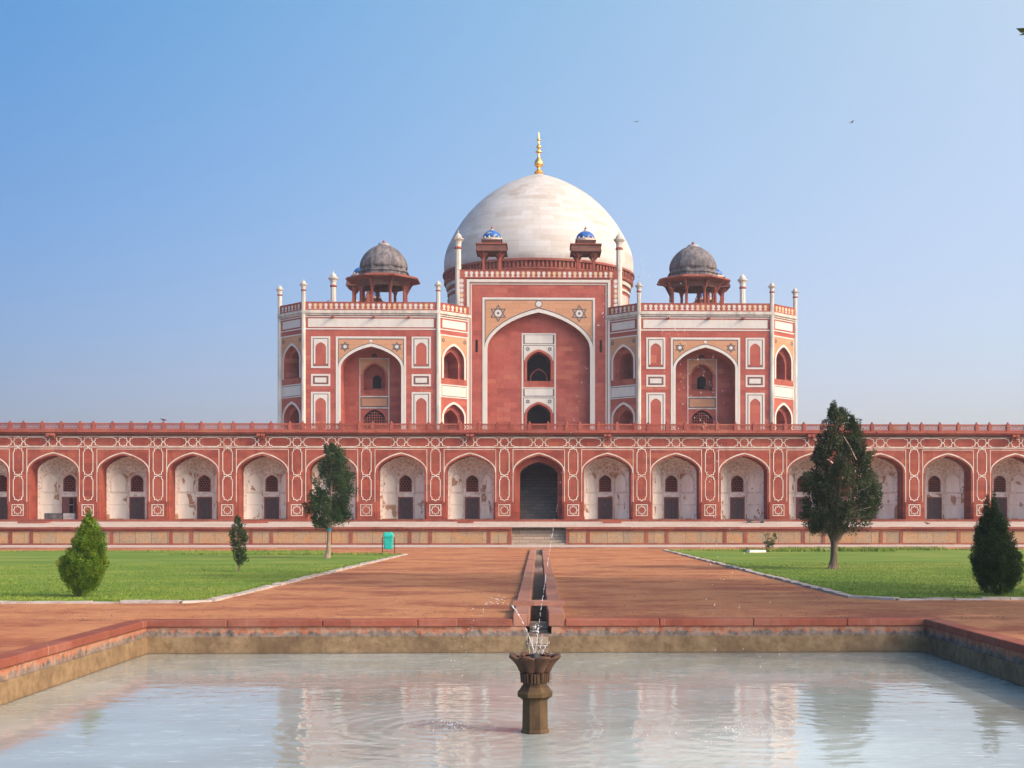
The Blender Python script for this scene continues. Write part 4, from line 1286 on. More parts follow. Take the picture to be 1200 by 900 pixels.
# border of the portal: parapet over it and down its sides
P['parapet'].box(FPt, -HP, HP, ZT0, ZT1, -.3, .10)
for s in (-1, 1):
    P['parapet'].box(FPt, min(s * 7.02, s * HP), max(s * 7.02, s * HP), ZPT - .6, ZT0 - .002, -.02, .098)
    # vertical row of inlay
    r = random.Random(60 + s); k = 7; d = (ZT0 - ZPT + .5) / k
    for i in range(k):
        zc = ZPT - .5 + d * (i + .5)
        c = s * 7.5
        P['kangura'].poly(FPt, [(c + .2 * cos(a), zc + .19 * sin(a)) for a in [2 * pi * q / 10 for q in range(10)]], .102, 1 if r.random() < .4 else 0)
        P['kangura'].poly(FPt, [(c - .07, zc - .17), (c - .24, zc - d * .5 + .02), (c + .24, zc - d * .5 + .02), (c + .07, zc - .17)], .104, 0)
kangura(P['kangura'], FPt, -7.3, 7.3, ZT0 + .10, ZT1 - .10, .104, 5)
for z in (ZT0 + .02, ZT1 - .05): P['parapet'].box(FPt, -HP, HP, z, z + .04, .10, .13)
P.build('portal')

# ---- side portals (seen only above the roof)
for sx in (-1, 1):
    mb = MB(); x = sx * (22.4); 
    mb.wbox(min(x, x - sx * 3.2), max(x, x - sx * 3.2), 139.4, 155.0, ZF, 24.85)
    mb.build('side_portal', M['red'], tomb)
# ---- roof
mb = MB()
hx = 15.93 + 6.375
poly = []
o_ = hx + RC
front = [(-o_, YT + RC), (-hx, YT), (-15.93 + 6.375, YT), (-8.0, YT + RC + 3.1), (8.0, YT + RC + 3.1), (15.93 - 6.375, YT), (hx, YT), (o_, YT + RC)]
back = [(x, 147.2 * 2 - y) for x, y in reversed(front)]
side_r = [(o_, YT + RC + 12.8), (hx, YT + 2 * RC + 12.8)]
side_l = [(-hx, YT + 2 * RC + 12.8), (-o_, YT + RC + 12.8)]
ring = front + side_r + [(x, 147.2 * 2 - y) for x, y in reversed(side_r)] + back + [(x, 147.2 * 2 - y) for x, y in reversed(side_l)] + side_l
ring = [((x * .997), 147.2 + (y - 147.2) * .997) for x, y in ring]
N = len(ring)
mb.add([(x, y, 21.45) for x, y in ring], [tuple(range(N))])
mb.build('roof', M['paving'], tomb)
# back half of the body
mb = MB()
bk = [(x, y) for x, y in ring if y > 147.2]
bk2 = sorted(bk, key=lambda p: math.atan2(p[1] - 147.2, p[0]))
for p, q in zip(bk2, bk2[1:]): mb.quad((p[0], p[1], ZF), (q[0], q[1], ZF), (q[0], q[1], ZPT), (p[0], p[1], ZPT))
mb.build('rear_wall', M['red'], tomb)

# ---- drum and dome
CX, CY = 0.0, 147.2
mb = MB(); mb.lathe(CX, CY, [(10.35, 21.45), (10.35, 28.35)], 48); dr = mb.build('drum', M['red'], tomb)
mb = MB()
for z0, z1, r in ((27.3, 27.55, 10.48), (28.0, 28.42, 10.62), (24.2, 24.45, 10.43)):
    mb.lathe(CX, CY, [(10.3, z0), (r, z0), (r, z1), (10.3, z1)], 64)
for k in range(16):
    a = 2 * pi * k / 16
    F = Face(CX + 10.36 * sin(a), CY - 10.36 * cos(a), a)
    mb.box(F, -1.15, 1.15, 25.0, 26.9, -.15, .05)
mb.build('marble_band', M['marble_grey'], dr)
mb = MB()
mb.lathe(CX, CY, [(10.3, 28.43), (10.75, 28.43), (10.85, 28.6), (10.85, 28.75), (10.62, 28.76), (10.62, 29.42), (11.0, 29.45), (11.0, 29.68), (10.6, 29.7)], 96)
for k in range(150):
    a = 2 * pi * k / 150
    F = Face(CX + 10.62 * sin(a), CY - 10.62 * cos(a), a)
    mb.box(F, -.11, .11, 28.78, 29.44, -.05, .22)
mb.build('bracket_ring', M['red_podium'], dr)
prof = [(10.70, 29.69), (10.84, 30.2), (10.85, 30.9), (10.78, 31.6), (10.55, 32.5), (10.1, 33.5), (9.5, 34.6), (8.8, 35.7), (8.0, 36.7), (7.05, 37.7), (5.95, 38.65), (4.7, 39.5), (3.45, 40.2), (2.2, 40.78), (1.1, 41.2), (0.35, 41.45), (0.0, 41.5)]
# refine the profile
fine = []
for i in range(len(prof) - 1):
    p0, p1, p2, p3 = prof[max(0, i - 1)], prof[i], prof[i + 1], prof[min(len(prof) - 1, i + 2)]
    for k in range(4):
        t_ = k / 4
        c = [0.5 * ((2 * p1[j]) + (-p0[j] + p2[j]) * t_ + (2 * p0[j] - 5 * p1[j] + 4 * p2[j] - p3[j]) * t_ ** 2 + (-p0[j] + 3 * p1[j] - 3 * p2[j] + p3[j]) * t_ ** 3) for j in (0, 1)]
        fine.append((max(0.0, c[0]), c[1]))
fine.append(prof[-1])
mb = MB(); SEG = 128
mb.lathe(CX, CY, fine, SEG)
arc = [0]
for p, q in zip(fine, fine[1:]): arc.append(arc[-1] + math.hypot(p[0] - q[0], p[1] - q[1]))
mb.uv = []
k = len(fine)
for f in mb.f:
    L = []
    if len(f) == 4:
        i0 = f[0] // k
        for vi, ii in zip(f, (i0, i0 + 1, i0 + 1, i0)): L += [ii / SEG * 2 * pi * 8.2, arc[vi % k]]
    else: L = [0.0, 0.0] * len(f)
    mb.uv.append(L)
dome = mb.build('dome', M['dome'], tomb, smooth=True)
mb = MB()
mb.lathe(CX, CY, [(.30, 41.38), (.50, 41.55), (.52, 41.75), (.30, 41.9), (.17, 42.05), (.17, 42.2), (.42, 42.4), (.52, 42.65), (.46, 42.95), (.24, 43.25), (.14, 43.5), (.13, 43.85), (.38, 44.0), (.38, 44.08), (.14, 44.2), (.14, 44.38), (.28, 44.55), (.28, 44.7), (.11, 44.85), (.09, 45.3), (.26, 45.4), (.26, 45.46), (.09, 45.55), (.06, 46.0), (0, 46.4)], 24)
mb.build('finial', M['gold'], dome, smooth=True, angle=50)

# ---- pinnacles
def pinnacle(x, y, z0, zr, ztop, r, mat=M['marble'], seg=8):
    """shaft from z0, ring and flared capital near zr, bud up to ztop"""
    mb = MB()
    H = ztop - zr
    mb.lathe(x, y, [(r, z0), (r * .92, zr - .02)], seg, 0, pi / 8)
    mb.lathe(x, y, [(r * .92, zr), (r * 1.18, zr + .03), (r * 1.18, zr + H * .09), (r * .92, zr + H * .12)], seg, 1, pi / 8)
    mb.lathe(x, y, [(r * .92, zr + H * .12), (r * .92, zr + H * .27), (r * 1.02, zr + H * .30), (r * 1.12, zr + H * .38), (r * 1.45, zr + H * .44), (r * 1.72, zr + H * .50), (r * 1.70, zr + H * .545), (r * 1.2, zr + H * .55)], 12, 0)
    mb.lathe(x, y, [(r * 1.0, zr + H * .545), (r * 1.08, zr + H * .60), (r * 1.02, zr + H * .67), (r * .82, zr + H * .74), (r * .48, zr + H * .79), (r * .22, zr + H * .83), (r * .14, zr + H * .90), (r * .12, zr + H * .97), (0, ztop)], 12, 0)
    return mb.build('pinnacle', [mat, M['red_trim']], tomb)
for sx in (-1, 1):
    for x, y in ((hx, YT), (15.93 - 6.375, YT)):
        pinnacle(sx * x, y - .02, ZF, 23.55, 24.72, .22, M['marble_grey'])
    pinnacle(sx * o_, YT + RC, ZF, 23.55, 24.72, .22, M['marble_grey'])
    pinnacle(sx * 7.85, YPt + .15, ZPB - .4, 28.2, 30.1, .32, M['marble_grey'])
    pinnacle(sx * 22.25, 139.3, 21.4, 27.0, 28.85, .33)
    pinnacle(sx * 22.25, 155.1, 21.4, 27.0, 28.85, .33)

# ---- large chhatris on the pavilion roofs
def oct_ring(r, z, cx, cy): return [(cx + r * cos(pi / 8 + k * pi / 4), cy + r * sin(pi / 8 + k * pi / 4), z) for k in range(8)]
def chhatri(cx, cy):
    mb = MB()
    mb.lathe(cx, cy, [(3.1, 21.46), (3.1, 22.3), (2.95, 22.31), (2.95, 22.6)], 8, 0, pi / 8)
    base = mb.build('chhatri', M['red_trim'], tomb)
    R = 2.38
    for k in range(8):
        a = pi / 8 + k * pi / 4
        x, y = cx + R * cos(a), cy + R * sin(a)
        mb = MB()
        mb.lathe(x, y, [(.24, 22.6), (.24, 23.0), (.16, 23.05), (.15, 25.35), (.24, 25.45), (.27, 25.6)], 8, 0, pi / 8)
        # bracket under the eave
        d = (cos(a), sin(a)); t_ = (-sin(a), cos(a))
        Q = []
        for w in (-.07, .07):
            for rr, z in ((.1, 25.0), (.1, 26.2), (.85, 26.2), (.6, 25.95)): Q.append((x + d[0] * rr + t_[0] * w, y + d[1] * rr + t_[1] * w, z))
        mb.add(Q, [(0, 1, 2, 3), (7, 6, 5, 4), (0, 3, 7, 4), (3, 2, 6, 7), (2, 1, 5, 6)])
        mb.build('column', M['red_podium'], base)
    # beams with shallow arches between the columns, then the sloping eave
    mb = MB()
    A, B = oct_ring(R + .18, 25.6, cx, cy), oct_ring(R + .18, 26.3, cx, cy)
    A2, B2 = oct_ring(R - .18, 25.6, cx, cy), oct_ring(R - .18, 26.3, cx, cy)
    for k in range(8):
        j = (k + 1) % 8
        mb.quad(A[k], A[j], B[j], B[k]); mb.quad(A2[j], A2[k], B2[k], B2[j]); mb.quad(A[j], A[k], A2[k], A2[j])
    mb.add(oct_ring(R + .1, 26.2, cx, cy), [tuple(reversed(range(8)))])
    mb.build('beam', M['dark_streaked'], base)
    mb = MB()
    rings = [oct_ring(2.5, 26.80, cx, cy), oct_ring(3.3, 26.62, cx, cy), oct_ring(3.9, 26.44, cx, cy), oct_ring(3.91, 26.30, cx, cy), oct_ring(2.5, 26.22, cx, cy)]
    for a_, b_ in zip(rings, rings[1:]):
        for k in range(8):
            j = (k + 1) % 8; mb.quad(a_[k], a_[j], b_[j], b_[k])
    mb.build('eave', M['red_podium'], base)
    mb = MB()
    mb.lathe(cx, cy, [(2.6, 26.6), (2.6, 27.05), (2.74, 27.07), (2.74, 27.17), (2.5, 27.22), (2.48, 27.55)], 8, 0, pi / 8)
    mb.build('dome_drum', M['lime'], base)
    mb = MB()
    mb.lathe(cx, cy, [(2.40, 27.5), (2.46, 27.75), (2.42, 28.1), (2.28, 28.5), (2.02, 28.95), (1.65, 29.35), (1.2, 29.7), (.7, 29.95), (.35, 30.05), (0, 30.1)], 40)
    mb.build('dome', M['lime'], base, smooth=True)
    mb = MB()
    mb.lathe(cx, cy, [(.55, 29.96), (.6, 30.15), (.42, 30.12), (.30, 30.18), (.12, 30.22)], 12, 0)
    mb.lathe(cx, cy, [(.13, 30.22), (.16, 30.33), (.13, 30.42), (.06, 30.5), (.05, 30.55), (0, 30.62)], 10, 1)
    mb.build('finial', [M['marble_grey'], M['red_trim']], base, smooth=True, angle=40)
for sx in (-1, 1): chhatri(sx * 15.93, 132.0)

# ---- small kiosks with blue tiled domes
def kiosk(cx, cy, z0):
    mb = MB(); mb.wbox(cx - 1.05, cx + 1.05, cy - 1.05, cy + 1.05, z0, z0 + .12)
    base = mb.build('kiosk', M['red_trim'], tomb)
    for a in (-1, 1):
        for b in (-1, 1):
            mb = MB(); x, y = cx + a * .80, cy + b * .80
            mb.wbox(x - .105, x + .105, y - .105, y + .105, z0 + .12, z0 + 2.0)
            for d in ((-1, 0), (1, 0), (0, -1), (0, 1)):
                Q = []
                for w in (-.06, .06):
                    for rr, z in ((.13, 1.5), (.13, 2.05), (.48, 2.05), (.40, 1.85)): Q.append((x + d[0] * rr + d[1] * w, y + d[1] * rr + d[0] * w, z0 + z))
                mb.add(Q, [(0, 1, 2, 3), (7, 6, 5, 4), (0, 3, 7, 4), (3, 2, 6, 7)])
            mb.build('column', M['red_trim'], base)
    def sq(r, z): return [(cx - r, cy - r, z0 + z), (cx + r, cy - r, z0 + z), (cx + r, cy + r, z0 + z), (cx - r, cy + r, z0 + z)]
    def sqloft(R, nm, mt):
        mb = MB(); mb.add(R[0], [(3, 2, 1, 0)])
        for a_, b_ in zip(R, R[1:]):
            for k in range(4): j = (k + 1) % 4; mb.quad(a_[k], a_[j], b_[j], b_[k])
        mb.add(R[-1], [(0, 1, 2, 3)])
        mb.build(nm, mt, base)
    sqloft([sq(.95, 2.0), sq(.95, 2.04), sq(1.50, 2.06), sq(1.52, 2.10), sq(1.40, 2.72), sq(1.36, 2.74)], 'eave', M['dark_streaked'])
    sqloft([sq(1.54, 2.745), sq(1.55, 2.84), sq(1.0, 2.92)], 'cornice', M['red_trim'])
    mb = MB()
    mb.wbox(cx - .92, cx + .92, cy - .92, cy + .92, z0 + 2.9, z0 + 3.22); mb.wbox(cx - 1.02, cx + 1.02, cy - 1.02, cy + 1.02, z0 + 3.22, z0 + 3.31)
    for k in range(9):
        u = -.8 + .2 * k
        mb.wbox(cx + u - .05, cx + u + .05, cy - 1.0, cy - .92, z0 + 2.92, z0 + 3.22); mb.wbox(cx + u - .05, cx + u + .05, cy + .92, cy + 1.0, z0 + 2.92, z0 + 3.22)
    mb.build('balustrade', M['dark_streaked'], base)
    mb = MB()
    mb.lathe(cx, cy, [(.98, z0 + 3.312), (1.0, z0 + 3.5), (.86, z0 + 3.56)], 12)
    for k in range(12):
        a = k * pi / 6 + .26
        mb.lathe(cx + .93 * cos(a), cy + .93 * sin(a), [(.09, z0 + 3.5), (.09, z0 + 3.62), (0, z0 + 3.72)], 6)
    mb.build('dome_drum', M['marble_line'], base)
    mb = MB()
    mb.lathe(cx, cy, [(.86, z0 + 3.55), (.90, z0 + 3.72), (.84, z0 + 3.92), (.66, z0 + 4.13), (.40, z0 + 4.30), (.16, z0 + 4.38), (0, z0 + 4.40)], 24)
    mb.build('tiled_dome', M['tile'], base, smooth=True)
    mb = MB()
    mb.lathe(cx, cy, [(.19, z0 + 4.34), (.20, z0 + 4.46), (.09, z0 + 4.52)], 10, 0)
    mb.lathe(cx, cy, [(.10, z0 + 4.52), (.12, z0 + 4.64), (.05, z0 + 4.74), (.0, z0 + 4.92)], 10, 1)
    mb.build('finial', [M['marble'], M['red_trim']], base, smooth=True, angle=40)
for sx in (-1, 1):
    kiosk(sx * 4.62, YPt + 1.7, 26.0)
    kiosk(sx * 19.65, 142.4, 25.4)
    kiosk(sx * 19.6, 152.0, 24.5)

# ================================================================== fountain
ft = thing('fountain', (-.05, 17.2, WZ), 'octagonal weathered stone fountain pedestal with petalled basin standing in pool', 'fountain')
fx, fy = -.05, 17.2
mb = MB(); mb.lathe(fx, fy, [(.215, -1.0), (.20, -.63), (.185, -.60), (.18, -.22), (.185, -.20)], 8, 0, pi / 8)
mb.build('shaft', M['fstone'], ft)
mb = MB(); mb.lathe(fx, fy, [(.180, -.204), (.225, -.172), (.250, -.160), (.252, -.112), (.235, -.10), (.19, -.035), (.178, -.03)], 8, 0, pi / 8)
mb.build('collar', M['fstone'], ft)
mb = MB(); mb.lathe(fx, fy, [(.176, -.03), (.172, .14), (.185, .17), (.19, .20)], 8, 0, pi / 8)
for k in range(8):
    a = k * pi / 4
    for d in (-.22, 0, .22):
        mb.tube([(fx + .178 * cos(a + d), fy + .178 * sin(a + d), .02), (fx + .185 * cos(a + d), fy + .185 * sin(a + d), .15)], [.016, .022], 5)
mb.build('neck', M['fstone'], ft)
# ring of petals: eight separate bulging lobes round a recessed cup
mb = MB()
mb.lathe(fx, fy, [(.12, .12), (.10, .22), (.14, .30), (.19, .352), (.06, .345)], 24)
for k in range(8):
    a = k * pi / 4 + pi / 8
    ca, sa = cos(a), sin(a)
    G = []
    NS, NT_ = 11, 12
    for i in range(NT_ + 1):
        t_ = i / NT_
        rc = .120 + .045 * t_ + .095 * t_ ** 2.2
        zc = .140 + .225 * t_
        hw_ = .060 + .054 * t_ ** .8
        bul = .095 + .010 * t_
        if t_ < .2: k_ = sqrt(max(0.01, 1 - ((.2 - t_) / .2) ** 2)); hw_ *= .55 + .45 * k_; bul *= .35 + .65 * k_
        row = []
        for j in range(NS):
            s_ = -cos(pi * j / (NS - 1))
            off = bul * sqrt(max(0, 1 - s_ * s_))
            row.append((fx + (rc + off) * ca - hw_ * s_ * sa, fy + (rc + off) * sa + hw_ * s_ * ca, zc - .03 * s_ ** 4 * t_))
        G.append(row)
    # rolled lip and upper face
    for sc2, dz in ((1.02, .018), (.93, .030), (.70, .022), (.45, .0)):
        row = []
        for j in range(NS):
            s_ = -cos(pi * j / (NS - 1))
            p = G[NT_][j]
            cx_, cy_ = fx + .20 * ca, fy + .20 * sa
            row.append((cx_ + (p[0] - cx_) * sc2, cy_ + (p[1] - cy_) * sc2, 0.365 + dz - .030 * s_ ** 4))
        G.append(row)
    for q, w in zip(G, G[1:]):
        for j in range(NS - 1): mb.quad(q[j], q[j + 1], w[j + 1], w[j])
mb.build('petal_basin', M['fstone'], ft, smooth=True, angle=45)
mb = MB(); mb.lathe(fx, fy, [(.06, .34), (.06, .40), (.045, .405)], 12); mb.build('nozzle', M['iron'], ft)

def drops(pts, name, label, rng):
    mb = MB()
    for (x, y, z), r, st, d in pts:
        # stretched octahedral drop along d
        D = mathutils.Vector(d).normalized(); a = D.cross(mathutils.Vector((0.2, 1, .1))).normalized(); b = D.cross(a); c = mathutils.Vector((x, y, z))
        P = [c + D * r * st, c - D * r * st] + [c + (a * cos(k * pi / 2) + b * sin(k * pi / 2)) * r for k in range(4)]
        mb.add([tuple(p) for p in P], [(0, 2, 3), (0, 3, 4), (0, 4, 5), (0, 5, 2), (1, 3, 2), (1, 4, 3), (1, 5, 4), (1, 2, 5)])
    o = mb.build(name, M['drops'], smooth=True)
    return tag(o, label, 'water jet', kind='stuff')
r = random.Random(21)
def jet(n, x1, dy, zt, t0, t1, spread, rmin, rmax, stmax=3, bias=1.0):
    L = []
    for i in range(n):
        u = t0 + (t1 - t0) * (r.random() ** bias)
        x = fx + x1 * u; z = .41 + (zt - .41) * 4 * u * (1 - u); y = fy + dy * u
        vz = (zt - .41) * 4 * (1 - 2 * u)
        s_ = spread * (0.05 + u)
        L.append(((x + r.gauss(0, s_), y + r.gauss(0, s_), max(WZ + .01, z + r.gauss(0, s_))), r.uniform(rmin, rmax), r.uniform(1.2, stmax), (x1, dy, vz)))
    return L
d1 = jet(100, -.95, .1, 1.13, 0, .34, .012, .002, .005, 7) + jet(60, -1.0, .1, 1.13, .34, 1.12, .05, .002, .005, 3)
drops(d1, 'water_jet', 'short thin arc of water drops falling left of the fountain', r)
d2 = jet(130, 2.75, .3, 5.6, 0, .09, .022, .0015, .004, 9, 1.7) + jet(40, 2.75, .3, 5.6, .08, .3, .06, .0015, .003, 6) + jet(150, 2.75, .3, 5.6, .3, 1.1, .16, .002, .0045, 5.0) + jet(150, 2.85, .3, 5.4, .45, 1.11, .26, .002, .0042, 5.0)
drops(d2, 'water_jet', 'tall jet of spray rising from the fountain and scattering to the right', r)
d3 = []
for k in range(5):
    h = (.28, .2, .24, .34, .16)[k]; dx = (-.06, -.02, .05, .02, .09)[k]
    for i in range(15):
        u = i / 14; d3.append(((fx + dx * (1 + u) + r.gauss(0, .006), fy + r.gauss(0, .01), .40 + h * u), r.uniform(.002, .0055), 4.0, (dx, 0, 1)))
for i in range(25): d3.append(((fx + .02 + r.gauss(0, .025), fy + r.gauss(0, .02), .74 + r.gauss(0, .025)), r.uniform(.005, .010), 1.2, (0, 0, 1)))
for i in range(50): d3.append(((fx + .1 + r.gauss(0, .06), fy + r.gauss(0, .05), .40 + abs(r.gauss(0, .12))), r.uniform(.002, .005), 1.5, (0, 0, 1)))
drops(d3, 'water_bubble', 'low bubbling water plume over the nozzle of the fountain', r)
d4 = []
for i in range(190):
    a = r.random() * 2 * pi; q = abs(r.gauss(0, .9)); d4.append(((2.6 + q * cos(a) * 1.2, 17.0 + q * sin(a), WZ + abs(r.gauss(0, .05))), r.uniform(.002, .006), 1.4, (0, 0, 1)))
for i in range(60):
    a = r.random() * 2 * pi; q = abs(r.gauss(0, .14)); d4.append(((-1.2 + q * cos(a), 17.6 + q * sin(a), WZ + abs(r.gauss(0, .05))), r.uniform(.004, .009), 1.6, (0, 0, 1)))
drops(d4, 'splash', 'fine splashes where the jets fall back into the pool', r)

# ================================================================== trees
def leaves_mesh(name, tufts, mats, parent, seed, size, aspect=.42, up=.55):
    """tufts: (centre, axis, length, radius, count, material)"""
    rng = np.random.default_rng(seed)
    V, MI = [], []
    for c, ax, L, R, n, mi in tufts:
        c = np.array(c); ax = np.array(ax) / np.linalg.norm(ax)
        t_ = rng.random(n)
        rad = R * (1 - 0.75 * t_ ** 1.6) * np.sqrt(rng.random(n))
        d = rng.normal(size=(n, 3)); d -= (d @ ax)[:, None] * ax; d /= np.linalg.norm(d, axis=1)[:, None] + 1e-9
        p = c + ax * (t_ * L)[:, None] + d * rad[:, None]
        dirv = ax * up + d * .55 + rng.normal(size=(n, 3)) * .38
        dirv /= np.linalg.norm(dirv, axis=1)[:, None]
        sd_ = rng.normal(size=(n, 3)); sd_ = np.cross(dirv, sd_); sd_ /= np.linalg.norm(sd_, axis=1)[:, None] + 1e-9
        l = size * rng.uniform(.6, 1.5, n)[:, None]; w = l * aspect
        quad = np.stack([p, p + dirv * l * .45 + sd_ * w * .5, p + dirv * l, p + dirv * l * .45 - sd_ * w * .5], 1)
        V.append(quad.reshape(-1, 3)); MI.append(np.full(n, mi))
    V = np.concatenate(V); MI = np.concatenate(MI).astype(np.int32); n = len(MI)
    me = bpy.data.meshes.new(name)
    me.vertices.add(n * 4); me.vertices.foreach_set('co', V.astype(np.float32).ravel())
    me.loops.add(n * 4); me.loops.foreach_set('vertex_index', np.arange(n * 4, dtype=np.int32))
    me.polygons.add(n); me.polygons.foreach_set('loop_start', np.arange(0, n * 4, 4, dtype=np.int32))
    try: me.polygons.foreach_set('loop_total', np.full(n, 4, dtype=np.int32))
    except Exception: pass
    for m in mats: me.materials.append(m)
    me.polygons.foreach_set('material_index', MI)
    me.update(calc_edges=True); me.validate()
    o = bpy.data.objects.new(name, me); COL.objects.link(o); o.parent = parent
    return o
def prof_at(prof, z):
    for a, b in zip(prof, prof[1:]):
        if a[0] <= z <= b[0]:
            k = (z - a[0]) / (b[0] - a[0]); return (a[1] + (b[1] - a[1]) * k, a[2] + (b[2] - a[2]) * k)
    return (prof[0][1], prof[0][2]) if z < prof[0][0] else (prof[-1][1], prof[-1][2])
def conifer(name, loc, label, cat, prof, nt, tl, tr_, cnt, size, mats, seed, trunk, weights=(5, 4, 1), upness=1.0, bark='bark', aspect=.42, leaders=(), gaps=0.0, rag=0.0, slim=1.0):
    """prof: [(z, left, right)...]; tufts fill that outline"""
    rg_ = random.Random(seed)
    root = thing(name, loc, label, cat)
    z0, z1 = prof[0][0], prof[-1][0]
    T = []; tips = []
    holes = [(rg_.uniform(z0, z1), rg_.uniform(0, 2 * pi)) for _ in range(int(gaps))]
    W = [max(.03, prof_at(prof, z0 + (z1 - z0) * i / 40)[1] - 0) - prof_at(prof, z0 + (z1 - z0) * i / 40)[0] if False else (prof_at(prof, z0 + (z1 - z0) * i / 40)[1] - prof_at(prof, z0 + (z1 - z0) * i / 40)[0]) ** 1.15 + .03 for i in range(41)]
    tot = sum(W)
    for i in range(nt):
        q = rg_.random() * tot; k = 0
        while q > W[k] and k < 40: q -= W[k]; k += 1
        z = z0 + (z1 - z0) * min(1, (k + rg_.random()) / 40)
        l_, r_ = prof_at(prof, min(z1, z + .22 * tl)); mid, half = (l_ + r_) / 2, (r_ - l_) / 2 * slim
        a = rg_.random() * 2 * pi; rr = (0.25 + .75 * rg_.random() ** .45)
        if any(abs(z - hz) < .22 * (z1 - z0) * .35 and abs(((a - ha + pi) % (2 * pi)) - pi) < .35 for hz, ha in holes): continue
        inset = max(0, half - tr_ * .55) * (1 + rag * max(0, rg_.gauss(-.1, .6)))
        x = mid + inset * rr * cos(a); y = inset * rr * sin(a)
        zt = z - tl * .5
        ax = (cos(a) * .75 * rr, sin(a) * .75 * rr, upness + rg_.uniform(-.2, .3))
        s_ = rg_.uniform(.65, 1.25) * (0.75 + .25 * min(1, half / .6))
        T.append(((x, y, max(z0 - .05, zt)), ax, tl * s_, tr_ * s_, max(6, int(cnt * s_ * s_)), rg_.choices((0, 1, 2), weights)[0]))
        tips.append((x, y, zt))
    for (x, y, z, L) in leaders:
        for k in range(12):
            f = k / 11; q = tr_ * .9 * (1 - .8 * f)
            a = rg_.random() * 2 * pi
            T.append(((x + q * .6 * cos(a), y + q * .6 * sin(a), z + L * .88 * f - tl * .25), (.1 * cos(a), .1 * sin(a), 1), tl * (.75 - .3 * f), q + .018, int(cnt * (.85 - .55 * f)), rg_.choices((0, 1, 2), weights)[0]))
    leaves_mesh('crown', T, mats, root, seed, size, aspect)
    tb = MB()
    for pts, rad in trunk: tb.tube(pts, rad, 9)
    # limbs from the trunk to some of the tufts
    main = trunk[0][0]
    for tp in rg_.sample(tips, min(len(tips), 26)):
        zb = max(main[0][2] + .3 * (main[-1][2] - main[0][2]), tp[2] - .5 * (z1 - z0) * rg_.uniform(.25, .6))
        zb = min(zb, main[-1][2])
        base = None
        for p, q in zip(main, main[1:]):
            if p[2] <= zb <= q[2]:
                k = (zb - p[2]) / max(1e-6, q[2] - p[2]); base = tuple(p[i] + (q[i] - p[i]) * k for i in range(3))
        base = base or main[-1]
        mid = tuple((base[i] * .45 + tp[i] * .55) for i in range(3)); mid = (mid[0], mid[1], mid[2] - .04)
        r0 = trunk[0][1][-1] * .6 + .006
        tb.tube([base, mid, tp], [r0, r0 * .6, r0 * .25], 5)
    tb.build('trunk', M[bark], root, world=False, smooth=True)
    return root

def gpos(px, py):        # survey helper: where a mark seen at (px,py) stands on level ground
    Y = EYE * 1500 / (py - 604)
    th = radians(1.4)
    r_ = (px - 668) / 1500 * Y
    return (r_ * cos(th) + Y * sin(th), Y * cos(th) - r_ * sin(th), 0)

# bright young thuja, left lawn
conifer('thuja_bush', (-12.56, 35.2, .03), 'bright green egg-shaped thuja bush alone on the left lawn by the path', 'bush',
        [(.06, .0, .12), (.23, -.12, .36), (.42, -.30, .54), (.67, -.47, .66), (.95, -.52, .80), (1.2, -.30, .74), (1.5, -.18, .72), (1.82, -.03, .64), (2.0, .10, .50), (2.12, .18, .42), (2.2, .24, .36)],
        620, .24, .10, 95, .046, M['leaf_bright'], 31, [([(0, 0, -.05), (.05, .0, .25), (.2, 0, .9), (.28, 0, 1.7)], [.06, .045, .035, .012]), ([(.02, 0, 0), (.15, .05, .3), (.35, .1, .9)], [.03, .025, .01])],
        weights=(5, 3, 1.0), slim=.90, leaders=((.3, 0, 1.9, .52), (.26, 0, 1.8, .5), (.34, 0, 1.8, .45)))
conifer('small_cypress', (-11.85, 50.9, .03), 'thin scrawny young cypress on the left lawn between bush and tree', 'tree',
        [(.28, -.03, .06), (.4, -.1, .1), (.55, -.12, .32), (.7, -.1, .3), (.85, -.16, .2), (1.1, -.26, .3), (1.44, -.33, .28), (1.7, -.28, .22), (1.95, -.2, .08), (2.15, -.1, -.02)],
        110, .26, .11, 55, .07, M['leaf_cypress'], 32, [([(0, 0, -.05), (.02, 0, .4), (-.02, 0, 1.2), (-.06, 0, 1.9)], [.04, .035, .022, .008])],
        weights=(4, 3, 2), leaders=((-.06, 0, 1.95, .25),))
ct = conifer('cypress_tree', (-10.97, 66.9, .03), 'dark slender cypress tree with a teal band on its bare trunk, left lawn', 'tree',
        [(1.55, -.1, .3), (1.75, -.5, .7), (1.95, -.7, .95), (2.3, -.95, 1.1), (2.6, -1.25, 1.15), (2.95, -.85, 1.0), (3.5, -.55, 1.12), (4.2, -.80, 1.28), (4.6, -.55, 1.0), (5.1, -.3, 1.02), (5.54, -.16, .75), (5.9, .02, .48)],
        300, .50, .21, 120, .088, M['leaf_cypress'], 33, [([(-.03, 0, -.08), (.02, 0, .3), (.05, 0, 1.0), (.06, 0, 1.7), (.15, 0, 3.2), (.2, 0, 5.2)], [.17, .12, .095, .09, .06, .015]), ([(-.10, .03, -.05), (-.03, .02, .5), (.04, 0, 1.2)], [.07, .055, .05]), ([(.06, 0, 1.5), (-.2, .0, 2.0), (-.7, 0, 2.6)], [.06, .045, .02])],
        bark='bark_pale', leaders=((.22, 0, 5.55, .4), (.55, 0, 5.2, .4)), gaps=9, rag=.22)
mb = MB(); mb.lathe(.065, 0, [(.115, 1.42), (.125, 1.46), (.12, 1.55), (.108, 1.58)], 10)
mb.build('cloth_band', M['tie'], ct, world=False)
